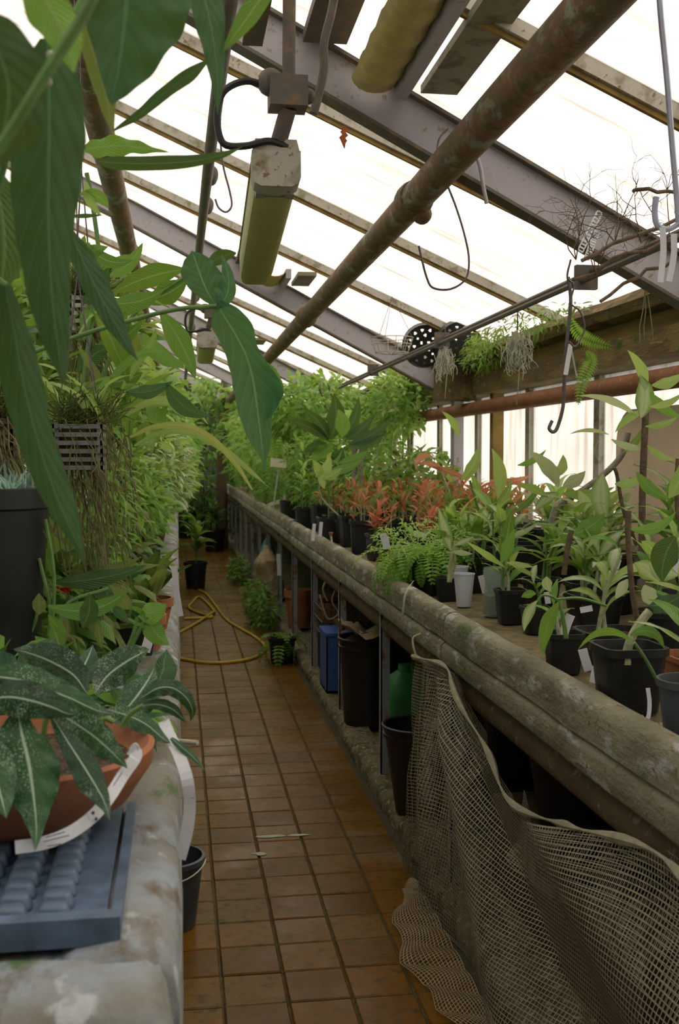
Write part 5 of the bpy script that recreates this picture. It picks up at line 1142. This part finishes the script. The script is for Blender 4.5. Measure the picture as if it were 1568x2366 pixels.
# bushes beyond
for (c, r, n, L, mats, lab, nm) in (
    ((1.62, 9.2, 1.45), (.38, .9, .42), 1600, .10, ['leaf_fern', 'leaf_light', 'leaf_green'], 'bright shrub beyond the red seedlings near the windows', 'shrub'),
    ((1.15, 9.3, 1.35), (.22, .7, .36), 1500, .07, ['leaf_fern', 'leaf_green'], 'fine-leaved green shrub behind the name plate', 'shrub'),
    ((1.35, 10.6, 1.95), (.55, .9, .33), 2000, .11, ['leaf_light', 'leaf_fern', 'leaf_green'], 'tall leafy shrub reaching the roof beyond the dark rosette', 'shrub'),
    ((1.72, 8.4, 1.92), (.26, .6, .26), 1100, .09, ['leaf_light', 'leaf_fern', 'leaf_green'], 'light fern mass beside the black perforated pots', 'fern'),
    ((1.25, 13, 1.7), (.6, 1.8, .65), 2200, .12, ['leaf_light', 'leaf_fern', 'leaf_green'], 'tall bright thicket far along the right bench', 'shrub'),
    ((1.3, 17, 1.8), (.65, 2.2, .8), 1800, .17, ['leaf_green', 'leaf_fern'], 'green thicket near the far end of the right bench', 'shrub'),
    ((1.02, 12.6, 1.2), (.16, 1.4, .22), 900, .09, ['leaf_green', 'leaf_fern'], 'low plants lining the far part of the right rim', 'ground_plants'),
    ((1.68, 7.4, 1.32), (.28, .5, .22), 700, .10, ['leaf_light', 'leaf_green', 'leaf_olive'], 'leafy green seedlings behind the red ones', 'shrub')):
    t = thing(nm, lab, 'plant', c); cloud(t, c, r, n, L, mats)
    for _ in range(6):
        x, y = c[0]+random.uniform(-.6, .6)*r[0], c[1]+random.uniform(-.6, .6)*r[1]
        MB().tube(spline([(x, y, BZ), (x+random.uniform(-.05, .05), y, c[2]-.1), (x+random.uniform(-.1, .1), y, c[2]+r[2]*.7)], 4), .008, 6).build('stem', random.choice(('stem_brown', 'stem_pale')), t)
t = thing('tree_fern', 'arching bright fern fronds under the roof beyond the right bench middle', 'fern', (1.5, 9.2, 1.8))
fern(t, (1.5, 9.2, 1.75), 22, .55, 'leaf_fern', (.1, 1.1), 1.3, 18); MB().tube([(1.5, 9.2, BZ), (1.5, 9.2, 1.76)], .03, 8).build('trunk', 'stem_brown', t)
t = thing('tree_fern', 'arching fern fronds behind the arrow-shaped leaf tip', 'fern', (1.15, 11, 1.9))
fern(t, (1.15, 11, 1.85), 20, .6, 'leaf_fern', (.1, 1.1), 1.3, 18); MB().tube([(1.15, 11, BZ), (1.15, 11, 1.86)], .03, 8).build('trunk', 'stem_brown', t)
# trunk at aisle end
t = thing('tree', 'thick brown tree trunk standing at the far end of the aisle', 'tree', (.72, 18.5, 0))
MB().tube(spline([(.72, 17.5, 0), (.70, 17.5, 1.0), (.73, 17.5, 2.0), (.78, 17.5, 2.7)], 5), .085, 12).build('trunk', 'stem_brown', t); cloud(t, (.75, 17.5, 2.6), (.5, .5, .3), 400, .2, ['leaf_green', 'leaf_light'])
# ================================================================== FLOOR THINGS
q = [(.0, 7.95, .012), (.22, 7.75, .012), (.50, 7.85, .012), (.655, 8.25, .012), (.62, 8.8, .012), (.44, 9.7, .012), (.37, 10.6, .012), (.30, 11.6, .012), (.22, 12.0, .012)]
q2 = [(.0, 9.1, .014), (.15, 9.6, .014), (.30, 10.1, .03), (.33, 10.4, .014), (.22, 11.4, .014), (.14, 11.0, .014), (.10, 10.6, .014), (.20, 10.2, .014), (.30, 9.95, .014), (.05, 9.9, .014)]
t = thing('garden_hose', 'yellow garden hose looping across the tiled aisle floor', 'hose', (.3, 9, 0))
MB().tube(spline([Vector(p) for p in q], 8), .012, 8).build('hose_run', 'hose', t); MB().tube(spline([Vector(p) for p in q2], 8), .012, 8).build('hose_run', 'hose', t)
def fpot(lab, c, rt, h, sq, kind, mats, L=.2, name='potted_plant', n=10, mat='black_plastic'):
    t = thing(name, lab, 'plant', c); b = pot(t, c, rt, rt*.8, h, mat, sq)
    if kind == 'fern': fern(t, b, n, L, mats[0], (.2, 1.2), 1.3, 10)
    elif kind: 
        for k in range(3): stemplant(t, b+Vector((random.uniform(-.04, .04), random.uniform(-.04, .04), 0)), L*1.6, n, L, kind, mats[0], .006, mats=mats)
    return t, b
fpot('black pot with upright leaves on the floor at the left bench, by the hose', Vector((.19, 12.3, 0)), .13, .3, 0, 'lance', ['leaf_olive', 'leaf_green'], .28)
fpot('black pot on the floor near the far end of the aisle', Vector((.56, 17.0, 0)), .17, .34, 0, 'lance', ['leaf_dark', 'leaf_green'], .25)
fpot('square black pot with a dark fern on the floor at the kerb', Vector((.735, 7.75, .002)), .095, .19, 7, 'fern', ['leaf_green'], .26, 'potted_fern', 14)
for (x, y, lab) in ((.74, 10.4, 'leafy weeds along the kerb beyond the paper sack'), (.72, 9.4, 'green weeds on the floor beside the paper sack'), (.70, 12.8, 'low weeds along the far kerb')):
    t = thing('weeds', lab, 'plant', (x, y, 0)); cloud(t, (x, y, .16), (.12, .5, .16), 380, .07, ['leaf_green', 'leaf_dark', 'leaf_fern'], shell=0)
c = Vector((-.03, 3.42, 0)); t = thing('bucket', 'black bucket with a pale wire handle on the floor under the left bench edge', 'bucket', c)
MB().lathe([(.075, 0), (.10, .21), (.108, .212), (.108, .228), (.098, .23), (.073, .006)], 30, c).build('bucket_wall', 'grey_plastic', t)
MB().tube([c+Vector((.108*math.cos(a), .108*math.sin(a)-.01, .215-.03*math.sin(a)**2)) for a in [PI+PI*i/14 for i in range(15)]], .0025, 6).build('handle', 'lichen', t)
# ---- under the right bench
def bucket(lab, c, rt, rb, h, mat, name='bucket', rim='black_plastic'):
    t = thing(name, lab, 'bucket', c)
    MB().lathe([(rb, 0), (rt*.97, h*.86), (rt*1.03, h*.865), (rt*1.03, h*.9), (rt, h*.905), (rt*1.0, h*.96), (rt*1.06, h*.965), (rt*1.07, h*.99), (rt*1.03, h), (rt*.96, h*.99), (rb*.95, .01)], 36, c).build('bucket_wall', mat, t); return t
t = bucket('big black bucket standing beside the netting under the bench', Vector((.945, 4.18, .077)), .14, .092, .355, 'black_plastic')
MB().tube([(.98, 4.12, .33), (1.0, 4.08, .46)], .022, 10).build('tool_handle', 'lichen', t)
t = bucket('tall black bin with paper scraps on top under the bench', Vector((1.0, 5.65, .077)), .155, .13, .46, 'black_plastic', 'bin')
MB().lathe([(.15, .46), (.1, .5), (.002, .52)], 16, (1.0, 5.65, .037)).build('contents', 'soil', t)
mb = MB(); vs = []
for j in range(7):
    for i in range(9): vs.append(Vector((.83+i*.042, 5.48+j*.05, .57+.07*noise.noise(Vector((i*.5, j*.6, 3)))+.02*math.sin(i*1.3)+ (.06 if i == 0 else 0))))
mb.add(vs, [(j*9+i, j*9+i+1, (j+1)*9+i+1, (j+1)*9+i) for j in range(6) for i in range(8)]); tag(mb.build('paper_scrap', 'paper', None), 'crumpled tan paper lying on the tall black bin', 'paper')
t = thing('blue_crate', 'blue plastic box standing behind the tall black bin', 'box', (1.0, 6.3, .077))
mb = MB(); x0, x1, y0, y1, z0, z1 = .87, 1.12, 6.35, 6.65, .08, .42
for a, b in (((x0, y0, z0), (x0+.008, y1, z1)), ((x1-.008, y0, z0), (x1, y1, z1)), ((x0, y0, z0), (x1, y0+.008, z1)), ((x0, y1-.008, z0), (x1, y1, z1)), ((x0, y0, z0), (x1, y1, z0+.01))): mb.box(a, b)
mb.build('crate_wall', 'blue_plastic', t, False); MB().box((x0-.006, y0-.006, z1), (x1+.006, y1+.006, z1+.018)).build('rim', 'blue_plastic', t, False)
t = thing('green_container', 'green plastic container wedged behind the big black bucket', 'box', (1.06, 4.95, .08))
MB().lathe([(.10, 0), (.11, .02), (.11, .30), (.09, .37), (.04, .41), (.035, .44), (.002, .44)], 24, (1.06, 4.95, .077), 5).build('body', 'green_plastic', t)
o = MB().lathe([(.13, -.012), (.135, 0), (.12, .012), (.05, .03), (.002, .033)], 30, (0, 0, 0), M=Matrix.Rotation(1.2, 3, 'X') @ Matrix.Rotation(.3, 3, 'Y')); 
for i, v in enumerate(o.v): o.v[i] = (v[0]+1.13, v[1]+4.62, v[2]+.56)
tag(o.build('round_plate', 'moss'), 'round olive plate leaning above the big black bucket', 'plate')
tag(MB().box((1.15, 4.9, .50), (1.45, 5.2, .56)).build('blue_tray', 'blue_plastic', None, False), 'flat blue tray in the shade behind the round olive plate', 'tray')
# paper sack, clay pots, basket, panes
t = thing('paper_sack', 'crumpled tan sack slumped on the kerb under the far bench', 'bag', (.93, 10.8, .08)); mb = MB(); vs = []; n = 26
for j in range(12):
    z = .08+.52*j/11; rr = (.15-.04*(j/11)) if j < 9 else .11-.03*(j-8)
    for i in range(n):
        a = 2*PI*i/n; q_ = rr*(1+.25*noise.noise(Vector((math.cos(a)*1.6, math.sin(a)*1.6, j*.35)))); vs.append((.93+q_*math.cos(a)-.06*(j/11), 10.8+q_*1.2*math.sin(a), z))
mb.add(vs, [(j*n+i, j*n+(i+1) % n, (j+1)*n+(i+1) % n, (j+1)*n+i) for j in range(11) for i in range(n)]+[tuple(11*n+i for i in range(n))]); mb.build('sack_body', 'hessian', t)
o = MB().lathe([(.09, 0), (.1, .3), (.06, .42), (.02, .5), (.002, .5)], 16, (.98, 12.0, .08)).build('plastic_sheet', 'teal_plastic'); tag(o, 'grey-blue plastic sheet bundled behind the tan sack', 'sheet')
t = thing('clay_pot', 'old clay pot under the bench below the rim, the upper of the clay pots', 'pot', (1.0, 8.6, .08)); pot(t, (.99, 8.9, .077), .12, .09, .31, 'terracotta', lip=.1)
t = thing('clay_pot', 'stacked clay saucers and pot beside the upper clay pot', 'pot', (1.15, 8.2, .08)); pot(t, (1.17, 8.2, .077), .11, .08, .3, 'terracotta', lip=.12); MB().lathe([(.09, .3), (.13, .33), (.13, .345), (.002, .335)], 24, (1.17, 8.2, .077)).build('saucer', 'terracotta', t)
ribbon([(643, 1280), (645, 1330)], .035, 'white_tag', 'white stake tag upright by the tan sack', 9.0)
t = thing('wire_crate', 'dark wire crate with a rope loop under the bench', 'basket', (1.0, 7.0, .45)); mb = MB()
x0, x1, y0, y1, z0, z1 = .9, 1.25, 6.75, 7.3, .36, .52
for i in range(9):
    x = x0+(x1-x0)*i/8; mb.tube([(x, y0, z1), (x, y0, z0), (x, y1, z0), (x, y1, z1)], .003, 4)
    y = y0+(y1-y0)*i/8; mb.tube([(x0, y, z1), (x0, y, z0), (x1, y, z0), (x1, y, z1)], .003, 4)
for z in (z0, (z0+z1)/2, z1): mb.tube([(x0, y0, z), (x1, y0, z), (x1, y1, z), (x0, y1, z), (x0, y0, z)], .005, 5)
mb.build('crate_wires', 'steel_dark', t)
tag(MB().box((.93, 6.75, .07), (1.3, 7.3, .355)).build('black_crate', 'black_plastic', None, False), 'black box under the wire crate', 'box')
tag(MB().tube(spline([Vector(p) for p in ((.93, 6.74, .58), (.90, 6.73, .66), (.94, 6.72, .73), (.985, 6.73, .68), (.96, 6.74, .58), (1.0, 6.74, .5), (.93, 6.74, .47), (.88, 6.74, .62))], 6), .006, 6).build('rope_loop', 'rope'), 'pale rope loop hanging over the wire crate', 'rope')
# clutter seen past the netting
t = thing('black_pot', 'round black pot stored under the bench seen over the netting hem', 'pot', (1.30, 3.35, .4))
MB().lathe([(.12, 0), (.16, .25), (.168, .25), (.168, .28), (.15, .28), (.11, .01)], 30, (1.22, 3.15, .36)).build('pot', 'black_plastic', t)
tag(MB().box((1.05, 2.3, .06), (1.75, 3.5, .355)).build('storage_box', 'stem_brown', None, False), 'brown storage box under the bench behind the netting', 'box')
for i in range(4):
    c = (1.05+.12*i, 2.72-.02*i, .357); t = thing('black_pot', 'black plastic pot on the brown box behind the netting, %s from the aisle' % ('first', 'second', 'third', 'fourth')[i], 'pot', c, 'stored pots on the box'); pot(t, c, .055, .045, .14)
tag(MB().lathe([(.17, 0), (.18, .02), (.18, .4), (.15, .47), (.002, .48)], 24, (1.45, 4.4, .065)).build('dark_drum', 'black_plastic'), 'dark drum at the back beneath the bench', 'drum')
for i, (x, y) in enumerate(((1.5, 5.6), (1.45, 6.6), (1.5, 7.8))): tag(MB().box((x, y, .065), (x+.35, y+.6, .5)).build('wooden_box', 'stem_brown', None, False), 'shadowy wooden box deep beneath the bench behind the %s' % ('tall black bin', 'blue crate', 'clay pots')[i], 'box')
# ================================================================== NETTING
def hem(u):      # u 0..1 -> distance along the bench, height of the top edge
    y = 3.80-2.5*u
    if y > 3.25: z = .77+.05*math.sin((3.80-y)*2.8)
    elif y > 2.55: q = (3.25-y)/.7; z = .82-.20*math.sin(q*PI/2)
    else: q = min(1, (2.55-y)/.9); z = .62+.17*math.sin(q*PI/2)**1.5
    return y, z
def net(u, v):
    y, zt2 = hem(u)
    # folds fan out from the tie point at (y 3.7, z .8)
    z = zt2*(1-v); dy = 3.60-y; dz = .88-z
    ang = math.atan2(dy, dz+.02); rad = math.hypot(dy, dz)
    amp = min(.05, .025+.05*rad)*(1 if ang > -.3 else .4)
    s = math.sin(ang*12+1.5*math.sin(ang*5)); s = s*abs(s)**.3
    x = .845-.03*v*min(1, .3+u*3)+amp*s*min(1, rad*2)-.035*math.sin(PI*v)*(1-u)*min(1, u*3)
    x -= .10*math.exp(-((ang-.9)/.25)**2)*min(1, rad)*v*.6
    yy = y+.03*math.sin(v*7+u*5)*v+ (v*v*.05 if u < .12 else 0)
    lim = .86 if z > .78 else 1
    if x > lim*.855: x = .855
    x = min(x, .846)
    return Vector((x, yy, max(z, .006)))
def net_grid(fn, nu, nv, wth, name, parent, mat='thread'):
    P = [[fn(i/nu, j/nv) for j in range(nv+1)] for i in range(nu+1)]; mb = MB(); vs = mb.v; fs = mb.f
    for i in range(nu+1):
        for j in range(nv+1):
            p = P[i][j]; tu = (P[min(i+1, nu)][j]-P[max(i-1, 0)][j]).normalized(); tv = (P[i][min(j+1, nv)]-P[i][max(j-1, 0)]).normalized()
            vs.extend([tuple(p-tu*wth+tv*0), tuple(p+tu*wth), tuple(p-tv*wth), tuple(p+tv*wth)])
    I = lambda i, j: (i*(nv+1)+j)*4
    for i in range(nu+1):
        for j in range(nv+1):
            a = I(i, j)
            if j < nv: b = I(i, j+1); fs.append((a, a+1, b+1, b))
            if i < nu: b = I(i+1, j); fs.append((a+2, a+3, b+3, b+2))
    mb.uv = [(0, 0)]*len(vs); mb.mi = [0]*len(fs)
    return mb.build(name, mat, parent, True, False, kind='stuff')
t = thing('garden_netting', 'grey-beige fine mesh netting draped from the right bench rim to the floor', 'netting', (.84, 3, 0))
net_grid(net, 200, 66, .0011, 'mesh_threads', t)
def net2(u, v):  # second layer behind, looser
    p = net(min(1, u*1.0), v); a = math.sin(u*19+v*4)
    return Vector((min(.90, p.x+.03+.018*a), p.y+.02*a*v+.015, p.z*.985+.005))
net_grid(lambda u, v: net2(u*.33, v*.9), 66, 60, .0010, 'back_layer', t)
net_grid(lambda u, v: net2(.45+u*.55, v*.28), 110, 20, .0010, 'folded_hem', t)
def spill(u, v):
    y = 3.62-1.1*u; x = .80-.15*v*(.35+.65*math.sin(PI*min(1, u*1.1)))+.015*math.sin(u*23)*v
    return Vector((x, y-.06*v, .010+.012*abs(math.sin(u*25+v*4))+.022*(1-v)))
net_grid(spill, 90, 14, .0011, 'floor_spill', t)
# bunched hem rope of net
hp = []
for i in range(60):
    u = i/59; y, z = hem(u); hp.append(Vector((.835-.012*math.sin(u*30), y, z+.005)))
MB().tube(hp, [.007+.004*math.sin(i*.9) for i in range(60)], 7).build('hem', 'thread', t)
tag(MB().tube(spline([Vector((.85, 3.72, .87)), Vector((.82, 3.73, .85)), Vector((.83, 3.71, .79)), Vector((.86, 3.70, .77))], 4), .004, 6).build('tie_cord', 'rope'), 'short cord tying the netting to the bench rim', 'cord')
